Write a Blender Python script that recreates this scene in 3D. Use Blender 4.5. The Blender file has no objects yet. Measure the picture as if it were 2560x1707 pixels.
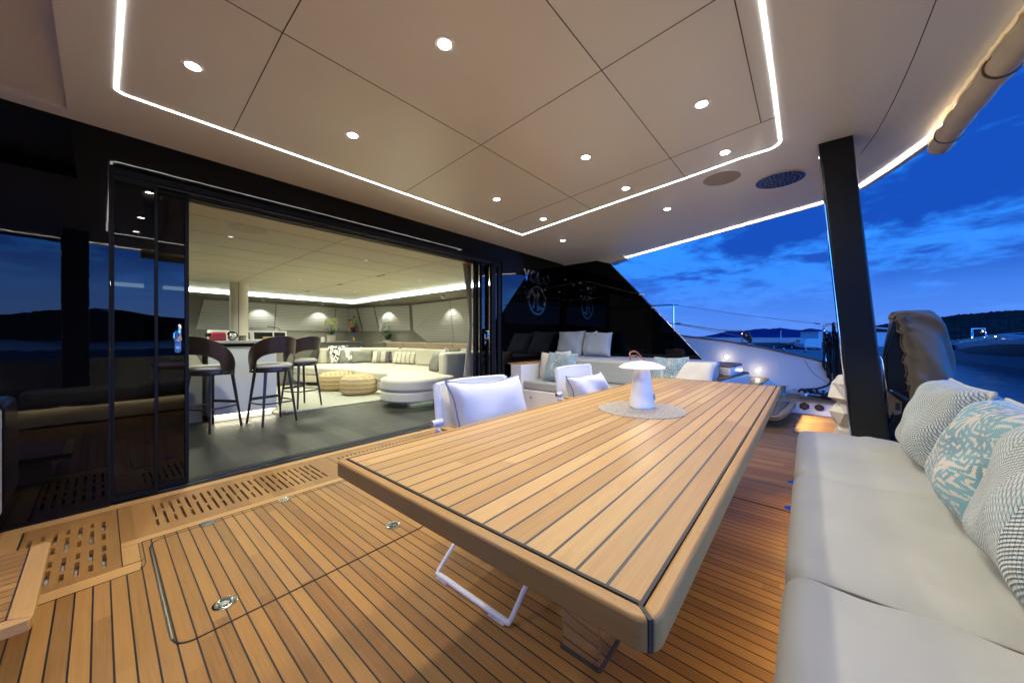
import bpy, bmesh, math, random
from mathutils import Vector, Matrix
random.seed(7)
R = math.radians
S = bpy.context.scene
COL = S.collection

# ------------------------------------------------------------------ camera
# Camera stands at x=0,y=0, 1.1 m above the teak deck.  +X runs along the glass bulkhead,
# +Y runs forward into the saloon.
cd = bpy.data.cameras.new('camera'); cam = bpy.data.objects.new('camera', cd); COL.objects.link(cam)
cam.location = (0, 0, 1.1)
cam.rotation_euler = (R(90), 0, math.atan2(0.6461, 0.7633) - R(90))
cd.sensor_width = 36; cd.lens = 12.26; cd.shift_y = -0.0045
cd.clip_start = 0.02; cd.clip_end = 20000
S.camera = cam

# ------------------------------------------------------------------ render / exposure
S.view_settings.view_transform = 'Standard'; S.view_settings.look = 'None'
S.view_settings.exposure = 0.92; S.view_settings.gamma = 1.0
S.render.engine = 'CYCLES'
cy = S.cycles
cy.use_denoising = True; cy.max_bounces = 8; cy.diffuse_bounces = 4; cy.glossy_bounces = 5
cy.transmission_bounces = 8; cy.transparent_max_bounces = 12; cy.sample_clamp_indirect = 4.0
cy.caustics_reflective = False; cy.caustics_refractive = False; cy.use_light_tree = True

# ------------------------------------------------------------------ node helper
class NT:
    def __init__(s, nt): s.nt = nt; s.n = nt.nodes; s.l = nt.links
    def new(s, t, **k):
        n = s.n.new(t)
        for a, v in k.items(): setattr(n, a, v)
        return n
    def put(s, sock, v):
        if v is None: return
        if isinstance(v, bpy.types.NodeSocket): s.l.new(v, sock)
        elif isinstance(v, (tuple, list)) and sock.type == 'RGBA' and len(v) == 3: sock.default_value = (*v, 1)
        else: sock.default_value = v
    def m(s, op, a, b=None, c=None, clamp=False):
        n = s.new('ShaderNodeMath', operation=op); n.use_clamp = clamp
        s.put(n.inputs[0], a)
        if b is not None: s.put(n.inputs[1], b)
        if c is not None: s.put(n.inputs[2], c)
        return n.outputs[0]
    def mix(s, f, a, b, mode='MIX'):
        n = s.new('ShaderNodeMix', data_type='RGBA', blend_type=mode)
        s.put(n.inputs[0], f); s.put(n.inputs[6], a); s.put(n.inputs[7], b)
        return n.outputs[2]
    def comb(s, x, y, z=0.0):
        n = s.new('ShaderNodeCombineXYZ'); s.put(n.inputs[0], x); s.put(n.inputs[1], y); s.put(n.inputs[2], z)
        return n.outputs[0]
    def sep(s, v):
        n = s.new('ShaderNodeSeparateXYZ'); s.l.new(v, n.inputs[0]); return n.outputs
    def noise(s, v, scale=5, detail=2, rough=.5, dist=0.0):
        n = s.new('ShaderNodeTexNoise'); s.put(n.inputs['Vector'], v)
        n.inputs['Scale'].default_value = scale; n.inputs['Detail'].default_value = detail
        n.inputs['Roughness'].default_value = rough; n.inputs['Distortion'].default_value = dist
        return n.outputs[0]
    def white(s, w):
        n = s.new('ShaderNodeTexWhiteNoise', noise_dimensions='1D'); s.put(n.inputs['W'], w); return n.outputs[0]
    def ramp(s, f, stops, interp='LINEAR'):
        n = s.new('ShaderNodeValToRGB'); s.put(n.inputs[0], f); cr = n.color_ramp; cr.interpolation = interp
        while len(cr.elements) > 1: cr.elements.remove(cr.elements[-1])
        for i, (p, c) in enumerate(stops):
            e = cr.elements[0] if i == 0 else cr.elements.new(p)
            e.position = p; e.color = (*c, 1) if len(c) == 3 else c
        return n.outputs[0]
    def bump(s, h, strength=.3, dist=.002):
        n = s.new('ShaderNodeBump'); n.inputs['Strength'].default_value = strength
        n.inputs['Distance'].default_value = dist; s.put(n.inputs['Height'], h); return n.outputs[0]
    def pos(s): return s.new('ShaderNodeNewGeometry').outputs['Position']
    def tc(s, which='Object'): return s.new('ShaderNodeTexCoord').outputs[which]

def newmat(name):
    m = bpy.data.materials.new(name); m.use_nodes = True
    t = NT(m.node_tree); return m, t, t.n['Principled BSDF']

def pmat(name, col, rough=.5, metal=0., spec=.5, coat=0., emit=None, es=0., var=0., vscale=8, bump=0., bscale=60, sheen=0.):
    m, t, b = newmat(name)
    b.inputs['Roughness'].default_value = rough; b.inputs['Metallic'].default_value = metal
    b.inputs['Specular IOR Level'].default_value = spec
    b.inputs['Coat Weight'].default_value = coat; b.inputs['Coat Roughness'].default_value = .06
    b.inputs['Sheen Weight'].default_value = sheen
    if var > 0:
        n = t.noise(t.tc(), vscale, 4, .6)
        c2 = tuple(max(0, x * (1 - var)) for x in col); c1 = tuple(min(1, x * (1 + var * .5)) for x in col)
        t.put(b.inputs['Base Color'], t.mix(n, c2, c1))
    else: b.inputs['Base Color'].default_value = (*col, 1)
    if bump > 0: t.put(b.inputs['Normal'], t.bump(t.noise(t.tc(), bscale, 3, .6), bump, .003))
    if emit: b.inputs['Emission Color'].default_value = (*emit, 1); b.inputs['Emission Strength'].default_value = es
    return m

# ------------------------------------------------------------------ world: blue-hour sky with cloud bands
W = bpy.data.worlds.new('World'); S.world = W; W.use_nodes = True
w = NT(W.node_tree); bg = w.n['Background']
d = w.tc('Generated'); dx, dy, dz = w.sep(d)
el = w.m('MAXIMUM', dz, 0.0)
grad = w.ramp(el, [(0, (.070, .17, .54)), (.06, (.052, .175, .60)), (.14, (.026, .17, .64)), (.30, (.015, .19, .74)), (.6, (.010, .16, .72)), (1, (.005, .09, .5))])
k = w.m('DIVIDE', 1.0, w.m('ADD', el, .16))
cv = w.comb(w.m('MULTIPLY', dx, k), w.m('MULTIPLY', dy, k), w.m('MULTIPLY', dz, 1.5))
# thin stretched cirrus + heavier banks
c1 = w.noise(cv, 1.9, 9, .60, .45)
c2 = w.noise(cv, 5.5, 7, .62, .5)
c0 = w.noise(cv, .7, 3, .5, .2)
cl = w.m('ADD', w.m('ADD', w.m('MULTIPLY', c1, .50), w.m('MULTIPLY', c2, .22)), w.m('MULTIPLY', c0, .36))
mask = w.ramp(cl, [(.465, (0, 0, 0)), (.585, (1, 1, 1))], 'EASE')
hz = w.ramp(el, [(.02, (.16, .16, .16)), (.09, (.40, .40, .40)), (.15, (1, 1, 1))])
cm = w.mix(1.0, mask, hz, 'MULTIPLY')
cloud = w.ramp(el, [(0, (.03, .09, .40)), (.2, (.004, .038, .28)), (1, (.003, .03, .25))])
sky = w.mix(w.m('MULTIPLY', cm, .92), grad, cloud)
# last pale light low in the west (behind the camera, seen in the glass)
west = w.m('MULTIPLY', w.m('MAXIMUM', w.m('ADD', w.m('MULTIPLY', dx, -.3), w.m('MULTIPLY', dy, -.95)), 0.), w.ramp(el, [(0, (1, 1, 1)), (.06, (.6, .6, .6)), (.16, (0, 0, 0))]))
sky = w.mix(w.m('MULTIPLY', west, .55), sky, (.14, .24, .50))
# the sun has just set astern: the sky over the stern (-Y) is several times brighter than over the bow
aft = w.ramp(w.m('MULTIPLY', dy, -1.), [(.30, (0, 0, 0)), (.68, (1, 1, 1))], 'EASE')
low = w.ramp(el, [(0, (1, 1, 1)), (.26, (1, 1, 1)), (.62, (.25, .25, .25))], 'EASE')
lift = w.m('ADD', 1.0, w.m('MULTIPLY', w.m('MULTIPLY', aft, low), 5.2))
sky = w.mix(w.m('MULTIPLY', aft, .10), sky, (.06, .22, .62))
vm = w.new('ShaderNodeVectorMath', operation='SCALE'); w.l.new(sky, vm.inputs[0]); w.l.new(lift, vm.inputs['Scale']); sky = vm.outputs[0]
ground = w.m('LESS_THAN', dz, -0.001)
sky = w.mix(ground, sky, (.004, .02, .10))
w.put(bg.inputs[0], sky); bg.inputs[1].default_value = .88

# ------------------------------------------------------------------ mesh builder and scene helpers
class MB:
    def __init__(s): s.v = []; s.f = []; s.uv = {}
    def add(s, vs, fs):
        o = len(s.v); s.v += [tuple(p) for p in vs]; s.f += [tuple(i + o for i in f) for f in fs]; return s
    def box(s, x0, x1, y0, y1, z0, z1, rz=0, c=None):
        vs = [Vector((x, y, z)) for z in (z0, z1) for y in (y0, y1) for x in (x0, x1)]
        if rz:
            c = Vector(c if c else ((x0 + x1) / 2, (y0 + y1) / 2, 0)); M = Matrix.Rotation(rz, 4, 'Z')
            vs = [M @ (p - c) + c for p in vs]
        return s.add(vs, [(0, 2, 3, 1), (4, 5, 7, 6), (0, 1, 5, 4), (2, 6, 7, 3), (0, 4, 6, 2), (1, 3, 7, 5)])
    def prism(s, poly, a, b, axis='z'):
        n = len(poly)
        def P(u, v, w): return {'z': (u, v, w), 'x': (w, u, v), 'y': (u, w, v)}[axis]
        vs = [P(u, v, a) for u, v in poly] + [P(u, v, b) for u, v in poly]
        fs = [tuple(range(n))[::-1], tuple(range(n, 2 * n))] + [(i, (i + 1) % n, n + (i + 1) % n, n + i) for i in range(n)]
        return s.add(vs, fs)
    def tube(s, pts, r, n=8, closed=False, cap=True):
        pts = [Vector(p) for p in pts]; m = len(pts)
        rs = r if isinstance(r, (list, tuple)) else [r] * m
        up = None; vs = []
        for i in range(m):
            a = pts[i - 1] if (i > 0 or closed) else pts[i]; b = pts[(i + 1) % m] if (i < m - 1 or closed) else pts[i]
            t = (b - a).normalized()
            if up is None: up = t.orthogonal().normalized()
            up = (up - t * up.dot(t)); up = up.normalized() if up.length > 1e-6 else t.orthogonal().normalized()
            si = t.cross(up)
            for k_ in range(n):
                q = 2 * math.pi * k_ / n; vs.append(pts[i] + (up * math.cos(q) + si * math.sin(q)) * rs[i])
        fs = []
        for i in range(m if closed else m - 1):
            j = (i + 1) % m
            for k_ in range(n): fs.append((i * n + k_, i * n + (k_ + 1) % n, j * n + (k_ + 1) % n, j * n + k_))
        if cap and not closed: fs += [tuple(range(n))[::-1], tuple(range((m - 1) * n, m * n))]
        return s.add(vs, fs)
    def lathe(s, prof, c=(0, 0, 0), n=24, sx=1., sy=1., cap=True):
        vs = [(c[0] + r * sx * math.cos(2 * math.pi * i / n), c[1] + r * sy * math.sin(2 * math.pi * i / n), c[2] + z) for r, z in prof for i in range(n)]
        fs = [(j * n + i, j * n + (i + 1) % n, (j + 1) * n + (i + 1) % n, (j + 1) * n + i) for j in range(len(prof) - 1) for i in range(n)]
        if cap: fs += [tuple(range(n))[::-1], tuple(range((len(prof) - 1) * n, len(prof) * n))]
        return s.add(vs, fs)
    def disc(s, c, r, h, n=20, axis='z'):
        poly = [(c[0] + r * math.cos(2 * math.pi * i / n), c[1] + r * math.sin(2 * math.pi * i / n)) for i in range(n)]
        return s.prism(poly, c[2], c[2] + h, axis)
    def grid(s, P, nu, nv, closed_u=False, uv=True):
        o = len(s.v)
        for j in range(nv + 1):
            for i in range(nu if closed_u else nu + 1):
                s.v.append(tuple(P(i / nu, j / nv)))
                if uv: s.uv[len(s.v) - 1] = (i / nu, j / nv)
        wd = nu if closed_u else nu + 1
        for j in range(nv):
            for i in range(nu):
                a = o + j * wd + i; b = o + j * wd + (i + 1) % wd
                s.f.append((a, b, b + wd, a + wd))
        return s
    def ball(s, c, rx, ry, rz, n=14, m=10):
        prof = [(max(1e-4, math.sin(math.pi * j / m)), -math.cos(math.pi * j / m)) for j in range(m + 1)]
        vs = [(c[0] + r * rx * math.cos(2 * math.pi * i / n), c[1] + r * ry * math.sin(2 * math.pi * i / n), c[2] + z * rz) for r, z in prof for i in range(n)]
        fs = [(j * n + i, j * n + (i + 1) % n, (j + 1) * n + (i + 1) % n, (j + 1) * n + i) for j in range(m) for i in range(n)]
        return s.add(vs, fs)
    def build(s, name, mat, parent=None, bevel=0., seg=2, smooth=True, ang=35, subd=0, weld=False):
        me = bpy.data.meshes.new(name); me.from_pydata(s.v, [], s.f)
        if s.uv:
            l = me.uv_layers.new(name='UVMap')
            for lp in me.loops: l.data[lp.index].uv = s.uv.get(lp.vertex_index, (0, 0))
        if weld or not s.uv:
            b_ = bmesh.new(); b_.from_mesh(me)
            if weld: bmesh.ops.remove_doubles(b_, verts=b_.verts, dist=1e-5)
            bmesh.ops.recalc_face_normals(b_, faces=b_.faces); b_.to_mesh(me); b_.free()
        me.materials.append(mat)
        if smooth: me.shade_smooth(); me.set_sharp_from_angle(angle=R(ang))
        o = bpy.data.objects.new(name, me); COL.objects.link(o)
        if parent is not None:
            o.parent = parent
            if parent.get('_w'): o.location = -root_loc(parent)
        if bevel > 0:
            b_ = o.modifiers.new('bevel', 'BEVEL'); b_.width = bevel; b_.segments = seg; b_.limit_method = 'ANGLE'; b_.angle_limit = R(40); b_.harden_normals = False
        if subd: b_ = o.modifiers.new('subd', 'SUBSURF'); b_.levels = subd; b_.render_levels = subd
        return o
def root_loc(o):
    return Vector(o.location)
def tag(o, label=None, cat=None, group=None, kind=None):
    if label: o['label'] = label
    if cat: o['category'] = cat
    if group: o['group'] = group
    if kind: o['kind'] = kind
    return o
def thing(name, loc, label, cat, group=None, world=True, rz=0):
    """Empty at a thing's base. world=True: its parts are modelled in world coordinates."""
    o = bpy.data.objects.new(name, None); COL.objects.link(o); o.location = loc; o.empty_display_size = .1
    o.rotation_euler = (0, 0, rz)
    if world: o['_w'] = 1
    return tag(o, label, cat, group)
def sub(mb, name, mat, part, **k):
    """A sub-part: child of a part mesh (same coordinates as that part)."""
    o = mb.build(name, mat, None, **k); o.parent = part; return o
def dup(root, loc, rz=0, label=None, group=None):
    r = root.copy(); COL.objects.link(r); r.location = loc; r.rotation_euler = (0, 0, rz)
    if label: r['label'] = label
    if group: r['group'] = group
    for ch in root.children:
        c = ch.copy(); COL.objects.link(c); c.parent = r
        for g in ch.children:
            e = g.copy(); COL.objects.link(e); e.parent = c
    return r
def lampdata(name, typ, power, color, **k):
    l = bpy.data.lights.new(name, typ); l.energy = power; l.color = color
    for a, v in k.items(): setattr(l, a, v)
    return l
def light(name, data, loc, parent=None, rot=(0, 0, 0)):
    o = bpy.data.objects.new(name, data); COL.objects.link(o); o.rotation_euler = rot
    if parent is not None:
        o.parent = parent; o.location = Vector(loc) - (root_loc(parent) if parent.get('_w') else Vector())
    else: o.location = loc
    return o
def rrect(x0, x1, y0, y1, r, n=5):
    out = []
    for cx, cy, a0 in ((x1 - r, y0 + r, -90), (x1 - r, y1 - r, 0), (x0 + r, y1 - r, 90), (x0 + r, y0 + r, 180)):
        for i in range(n + 1):
            a = R(a0 + 90 * i / n); out.append((cx + r * math.cos(a), cy + r * math.sin(a)))
    return out
def bez(p0, p1, p2, p3, n=12):
    p0, p1, p2, p3 = map(Vector, (p0, p1, p2, p3)); o = []
    for i in range(n + 1):
        t = i / n; o.append(p0 * (1 - t) ** 3 + p1 * 3 * t * (1 - t) ** 2 + p2 * 3 * t * t * (1 - t) + p3 * t ** 3)
    return o

# ------------------------------------------------------------------ materials
WARM = (1.0, .83, .62)
def teak(name, across, pitch, off, cw, base_a, base_b, rough=.5, caulk=(.010, .010, .013), world=True, bigvar=.5):
    """Planks with black caulking; across = axis index the planks repeat along."""
    m, t, b = newmat(name)
    x, y, z = t.sep(t.pos() if world else t.tc())
    u = (x, y, z)[across]; v = (y, x, x)[across]; wz = (z, z, y)[across]
    q = t.m('DIVIDE', t.m('SUBTRACT', u, off), pitch) if pitch else None
    if pitch:
        i = t.m('FLOOR', q); f = t.m('FRACT', q)
        edge = t.m('MINIMUM', f, t.m('SUBTRACT', 1.0, f))
        ck = t.m('LESS_THAN', edge, cw / pitch / 2)
    else: i = 0.0; ck = None
    if pitch:
        # each plank is two or three lengths butted together
        seg = t.m('FLOOR', t.m('ADD', t.m('MULTIPLY', v, .55), t.m('MULTIPLY', t.white(i), 7.0)))
        idn = t.m('ADD', i, t.m('MULTIPLY', seg, 37.0))
        r1 = t.white(idn)
        sh = t.m('MULTIPLY', r1, 40.)
    else: r1 = .5; sh = 0.0
    g1 = t.noise(t.comb(t.m('ADD', t.m('MULTIPLY', u, 90.), sh), t.m('MULTIPLY', v, 2.2), t.m('MULTIPLY', wz, 60.)), 1.0, 5, .62, .4)
    g2 = t.noise(t.comb(t.m('ADD', t.m('MULTIPLY', u, 330.), sh), t.m('MULTIPLY', v, 7.), t.m('MULTIPLY', wz, 300.)), 1.0, 3, .6)
    g3 = t.noise(t.comb(t.m('ADD', t.m('MULTIPLY', u, 9.), sh), t.m('MULTIPLY', v, 2.0), 0.), 1.0, 3, .5)
    a = t.m('ADD', t.m('MULTIPLY', r1, .34), t.m('ADD', t.m('MULTIPLY', g1, .46), t.m('ADD', t.m('MULTIPLY', g2, .30), t.m('MULTIPLY', g3, bigvar * .5))))
    a = t.m('SUBTRACT', a, .08 + bigvar * .12)
    col = t.ramp(a, [(.24, base_a), (.82, base_b)])
    ruddy = t.mix(t.m('MULTIPLY', t.white(t.m('ADD', idn, 91.)) if pitch else .3, .22), col, tuple(c_ * k_ for c_, k_ in zip(base_a, (1.35, 1.0, .8))))
    col = ruddy
    wear = t.noise(t.comb(t.m('MULTIPLY', u, 2.6), t.m('MULTIPLY', v, 1.7), 0.), 1.0, 5, .62, .3)
    grey = t.ramp(wear, [(.52, (0, 0, 0)), (.74, (1, 1, 1))])
    col = t.mix(t.m('MULTIPLY', grey, .22), col, tuple(.55 * (base_a[1] + base_b[1]) * k_ for k_ in (1.15, 1.0, .80)))
    dirt = t.noise(t.comb(t.m('MULTIPLY', u, 22.), t.m('MULTIPLY', v, 11.), 4.), 1.0, 4, .7)
    col = t.mix(t.m('MULTIPLY', t.ramp(dirt, [(.60, (0, 0, 0)), (.72, (1, 1, 1))]), .22), col, tuple(c_ * .55 for c_ in base_a))
    if ck: col = t.mix(ck, col, caulk)
    t.put(b.inputs['Base Color'], col)
    rr = t.m('ADD', rough - .08, t.m('MULTIPLY', g1, .18)); t.put(b.inputs['Roughness'], rr)
    b.inputs['Specular IOR Level'].default_value = .35
    h = t.m('ADD', t.m('MULTIPLY', g2, .35), t.m('MULTIPLY', g1, .3))
    if ck: h = t.m('SUBTRACT', h, t.m('MULTIPLY', ck, 1.4))
    t.put(b.inputs['Normal'], t.bump(h, .22, .0012))
    return m
DA, DB = (.170, .076, .018), (.40, .210, .055)
M = {}
M['deck'] = teak('teak_deck', 0, .0497, .229, .0054, DA, DB, caulk=(.006, .006, .008))
M['table'] = teak('teak_table', 1, .0510, .171, .0055, (.28, .158, .052), (.51, .33, .128), .42, caulk=(.030, .033, .040))
M['border_y'] = teak('teak_border_y', 0, 0, 0, 0, (.31, .160, .050), (.52, .31, .11))      # grain along Y
M['border_x'] = teak('teak_border_x', 1, 0, 0, 0, (.33, .17, .055), (.56, .34, .125))        # grain along X
M['tborder_x'] = teak('teak_table_border_x', 1, 0, 0, 0, (.25, .130, .036), (.43, .255, .080), .42)  # darker than the tabletop: shade of the edge faces put into the colour
M['tborder_y'] = teak('teak_table_border_y', 0, 0, 0, 0, (.23, .118, .032), (.40, .235, .073), .42)  # same edge shade put into the colour
M['grate'] = teak('teak_grate', 0, .13, .0, 0, (.19, .085, .022), (.37, .20, .060))
M['tread'] = teak('teak_tread', 1, .05, .02, .0045, DA, DB)
M['caulk'] = pmat('black_caulk', (.012, .012, .014), .6)
M['gel'] = pmat('white_gelcoat', (.80, .77, .73), .22, spec=.5, coat=.35, var=.03, vscale=1.5)
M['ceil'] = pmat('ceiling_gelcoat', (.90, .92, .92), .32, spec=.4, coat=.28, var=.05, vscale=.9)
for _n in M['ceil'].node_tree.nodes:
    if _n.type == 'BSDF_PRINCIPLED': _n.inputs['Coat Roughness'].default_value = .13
M['white'] = pmat('white_paint', (.78, .77, .76), .3, coat=.2, var=.03, vscale=3)
M['joint'] = pmat('dark_joint', (.05, .045, .04), .7)
M['satinblack'] = pmat('satin_black', (.006, .007, .009), .28, spec=.4, var=.2, vscale=2)
M['blackframe'] = pmat('black_aluminium', (.005, .005, .006), .5, spec=.15)
M['chrome'] = pmat('polished_steel', (.72, .73, .74), .08, metal=1.)
M['steel'] = pmat('brushed_steel', (.50, .49, .45), .25, metal=1., bump=.1, bscale=200)
M['rope_b'] = pmat('black_rope', (.010, .010, .012), .8, bump=.8, bscale=260)
M['rope_w'] = pmat('beige_rope', (.55, .42, .33), .8, bump=.6, bscale=260)
M['white_fab'] = pmat('white_sling', (.62, .61, .57), .85, var=.05, vscale=4, bump=.25, bscale=420, sheen=.2)
M['powder'] = pmat('white_powder_coat', (.70, .70, .72), .45, bump=.08, bscale=300)
M['plastic_b'] = pmat('black_plastic', (.014, .014, .016), .45)
M['lampwhite'] = pmat('white_lamp_metal', (.80, .79, .77), .4, bump=.04, bscale=400)
M['leather'] = pmat('brown_leather', (.28, .085, .04), .5, bump=.2, bscale=300)
M['darkpit'] = pmat('scupper_tray', (.035, .03, .028), .25)
M['teakdark'] = pmat('dark_walnut', (.030, .015, .011), .32, coat=.2, var=.5, vscale=6)
M['legdark'] = pmat('dark_stool_leg', (.020, .013, .014), .3, coat=.15)
M['seatfab'] = pmat('taupe_seat_fabric', (.42, .39, .33), .85, bump=.3, bscale=300)
M['beigefab'] = pmat('beige_bouclé', (.60, .54, .43), .9, var=.08, vscale=30, bump=.5, bscale=350, sheen=.3)
M['greyfab'] = pmat('grey_cushion', (.20, .19, .165), .9, var=.12, vscale=10, bump=.4, bscale=250)
M['creamfab'] = pmat('cream_cushion', (.66, .62, .53), .88, var=.05, vscale=6, bump=.3, bscale=260)
M['headliner'] = pmat('saloon_ceiling', (.76, .71, .55), .55, var=.03, vscale=1.2)
M['taupe'] = pmat('taupe_lacquer', (.24, .225, .18), .4, var=.08, vscale=2)
M['cabinet'] = pmat('cabinet_lacquer', (.26, .235, .19), .35, var=.06, vscale=2)
M['island'] = pmat('island_lacquer', (.56, .55, .60), .22, coat=.3, var=.04, vscale=1.5)
M['cream'] = pmat('cream_lacquer', (.62, .56, .45), .35)
M['stonetop'] = pmat('stone_top', (.34, .31, .27), .22, var=.3, vscale=20)
M['curtain'] = pmat('linen_curtain', (.42, .38, .31), .95, var=.25, vscale=70, bump=.5, bscale=300)
M['tancush'] = pmat('tan_leather_cushion', (.40, .30, .20), .6, var=.08, vscale=6)
M['leaf'] = pmat('orchid_leaf', (.03, .11, .03), .4, var=.3, vscale=20)
M['petal_y'] = pmat('yellow_petal', (.72, .74, .33), .6, var=.15, vscale=40)
M['petal_w'] = pmat('white_petal', (.70, .70, .62), .6, var=.15, vscale=40)
M['stem'] = pmat('dark_stem', (.03, .03, .015), .6)
M['tape'] = pmat('red_paint', (.45, .03, .03), .3, coat=.4)
M['screen'] = pmat('dark_screen', (.012, .013, .015), .12)
M['tan'] = pmat('tan_plate', (.42, .27, .16), .45)
M['cover'] = pmat('taupe_cover', (.19, .17, .145), .8, var=.16, vscale=8, bump=.9, bscale=16)
M['pvc'] = pmat('black_vinyl', (.008, .009, .008), .38, var=.3, vscale=6, bump=.2, bscale=25)
M['canvas'] = pmat('cream_canvas', (.74, .64, .50), .7, var=.12, vscale=9, bump=.3, bscale=60)
M['ceramic'] = pmat('white_faceted_resin', (.70, .66, .58), .5)
M['dockmat'] = pmat('dock_concrete', (.16, .17, .18), .85, var=.25, vscale=.6, bump=.2, bscale=4)
M['wallcon'] = pmat('quay_wall', (.055, .065, .08), .85, var=.3, vscale=.8)

def emis(name, col, s):
    m, t, b = newmat(name); b.inputs['Base Color'].default_value = (.8, .8, .8, 1)
    b.inputs['Emission Color'].default_value = (*col, 1); b.inputs['Emission Strength'].default_value = s; return m
M['led'] = emis('led_strip', (1., .96, .89), 7.)
M['led2'] = emis('led_strip_edge', (1., .90, .76), 6.)
M['ledwarm'] = emis('led_warm', (1., .72, .36), 16.)
M['cove'] = emis('cove_light', (.86, 1., .92), 6.)
M['spotlens'] = emis('downlight_lens', (1., .96, .90), 40.)
M['steplens'] = emis('step_light_lens', (1., .92, .75), 45.)
M['islandled'] = emis('kick_light', (1., .93, .62), 7.)
M['dotlight'] = emis('boat_light', (.8, .9, 1.), 10.)

def skirtm():
    m, t, b = newmat('thin_lit_canvas'); out = t.n['Material Output']; b.inputs['Base Color'].default_value = (.74, .64, .48, 1); b.inputs['Roughness'].default_value = .8
    tl = t.new('ShaderNodeBsdfTranslucent'); tl.inputs[0].default_value = (.85, .70, .48, 1); mx = t.new('ShaderNodeMixShader'); mx.inputs[0].default_value = .75
    t.l.new(b.outputs[0], mx.inputs[1]); t.l.new(tl.outputs[0], mx.inputs[2]); t.l.new(mx.outputs[0], out.inputs[0]); return m
M['skirt'] = skirtm()
def glassblack(name='black_glass', ior=1.36):
    m, t, b = newmat(name)
    b.inputs['Base Color'].default_value = (.0015, .0015, .002, 1); b.inputs['Roughness'].default_value = .012
    b.inputs['IOR'].default_value = ior; b.inputs['Specular IOR Level'].default_value = .5
    n = t.noise(t.comb(*[t.m('MULTIPLY', q_, s_) for q_, s_ in zip(t.sep(t.pos()), (3., 3., 9.))]), 1.0, 3, .5)
    t.put(b.inputs['Normal'], t.bump(n, .06, .004)); return m
M['bglass'] = glassblack(); M['wglass'] = glassblack('black_wing_glass', 1.33)
def tinted(name, tint, rough=0.0, ior=1.42):
    m, t, b = newmat(name); t.n.remove(b); out = t.n['Material Output']
    fr = t.new('ShaderNodeFresnel'); fr.inputs[0].default_value = ior
    tr = t.new('ShaderNodeBsdfTransparent'); tr.inputs[0].default_value = (*tint, 1)
    gl = t.new('ShaderNodeBsdfGlossy'); gl.inputs[0].default_value = (1, 1, 1, 1); gl.inputs['Roughness'].default_value = rough
    mx = t.new('ShaderNodeMixShader'); t.l.new(fr.outputs[0], mx.inputs[0]); t.l.new(tr.outputs[0], mx.inputs[1]); t.l.new(gl.outputs[0], mx.inputs[2])
    t.l.new(mx.outputs[0], out.inputs[0]); return m
M['dglass'] = tinted('tinted_door_glass', (.10, .11, .12))
M['dglass2'] = tinted('door_glass', (.55, .56, .57))

def vinyl():
    m, t, b = newmat('cream_vinyl')
    n = t.noise(t.tc(), 2.2, 4, .55); x, y, z = t.sep(t.pos())
    wv = t.m('MULTIPLY', t.m('SINE', t.m('MULTIPLY', x, 2600.)), t.m('SINE', t.m('MULTIPLY', y, 2600.)))
    t.put(b.inputs['Base Color'], t.mix(n, (.325, .33, .29), (.43, .435, .405)))
    b.inputs['Roughness'].default_value = .62; b.inputs['Sheen Weight'].default_value = .15
    wr = t.noise(t.comb(t.m('MULTIPLY', x, 3.), t.m('MULTIPLY', y, 7.), t.m('MULTIPLY', z, 5.)), 1., 3, .55)
    t.put(b.inputs['Normal'], t.bump(t.m('ADD', t.m('MULTIPLY', wr, 6.), t.m('MULTIPLY', t.noise(t.tc(), 380, 2, .5), .35)), .3, .003))
    return m
M['vinyl'] = vinyl()

def uvmat(name, fn, rough=.9, sheen=.3):
    m, t, b = newmat(name); x, y, z = t.sep(t.tc('UV'))
    col, h = fn(t, x, y); t.put(b.inputs['Base Color'], col); b.inputs['Roughness'].default_value = rough
    b.inputs['Sheen Weight'].default_value = sheen
    if h is not None: t.put(b.inputs['Normal'], t.bump(h, .55, .004))
    return m
def herring(dark, mid, lite, k=46., amp=.16, teal=None):
    def f(t, u, v):
        tri = t.m('PINGPONG', t.m('ADD', t.m('MULTIPLY', u, 1.0), .0), amp)
        wob = t.noise(t.comb(t.m('MULTIPLY', u, 6.), t.m('MULTIPLY', v, 6.), 0.), 1., 2, .5)
        q = t.m('MULTIPLY', t.m('ADD', t.m('ADD', v, t.m('MULTIPLY', tri, 1.15)), t.m('MULTIPLY', wob, .02)), k)
        f_ = t.m('FRACT', q); line = t.m('LESS_THAN', f_, .36)
        st = t.m('FRACT', t.m('MULTIPLY', t.m('ADD', u, t.m('MULTIPLY', v, .3)), k * 1.6))
        knit = t.m('MULTIPLY', t.m('SINE', t.m('MULTIPLY', u, 420.)), t.m('SINE', t.m('MULTIPLY', v, 420.)))
        n = t.noise(t.comb(t.m('MULTIPLY', u, 3.2), t.m('MULTIPLY', v, 3.2), 0.), 1., 3, .6)
        bandn = t.ramp(n, [(.40, (0, 0, 0)), (.62, (1, 1, 1))])
        dk = t.mix(bandn, dark, teal if teal else mid)
        lt = t.mix(t.m('LESS_THAN', st, .3), lite, mid)
        brk = t.m('GREATER_THAN', t.noise(t.comb(t.m('MULTIPLY', u, 160.), t.m('MULTIPLY', v, 160.), 0.), 1., 1, .5), .42)
        c = t.mix(t.m('MULTIPLY', line, t.m('ADD', t.m('MULTIPLY', brk, .75), .15)), lt, dk)
        h = t.m('ADD', t.m('MULTIPLY', t.m('SINE', t.m('MULTIPLY', q, 6.2832)), .7), t.m('MULTIPLY', knit, .35))
        return c, h
    return f
M['herr'] = uvmat('herringbone_knit', herring((.025, .04, .055), (.22, .34, .38), (.56, .56, .52), 36., .15, (.07, .24, .32)))
M['herr2'] = uvmat('herringbone_grey', herring((.13, .17, .21), (.22, .27, .31), (.46, .49, .51), 17., .25))
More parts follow.
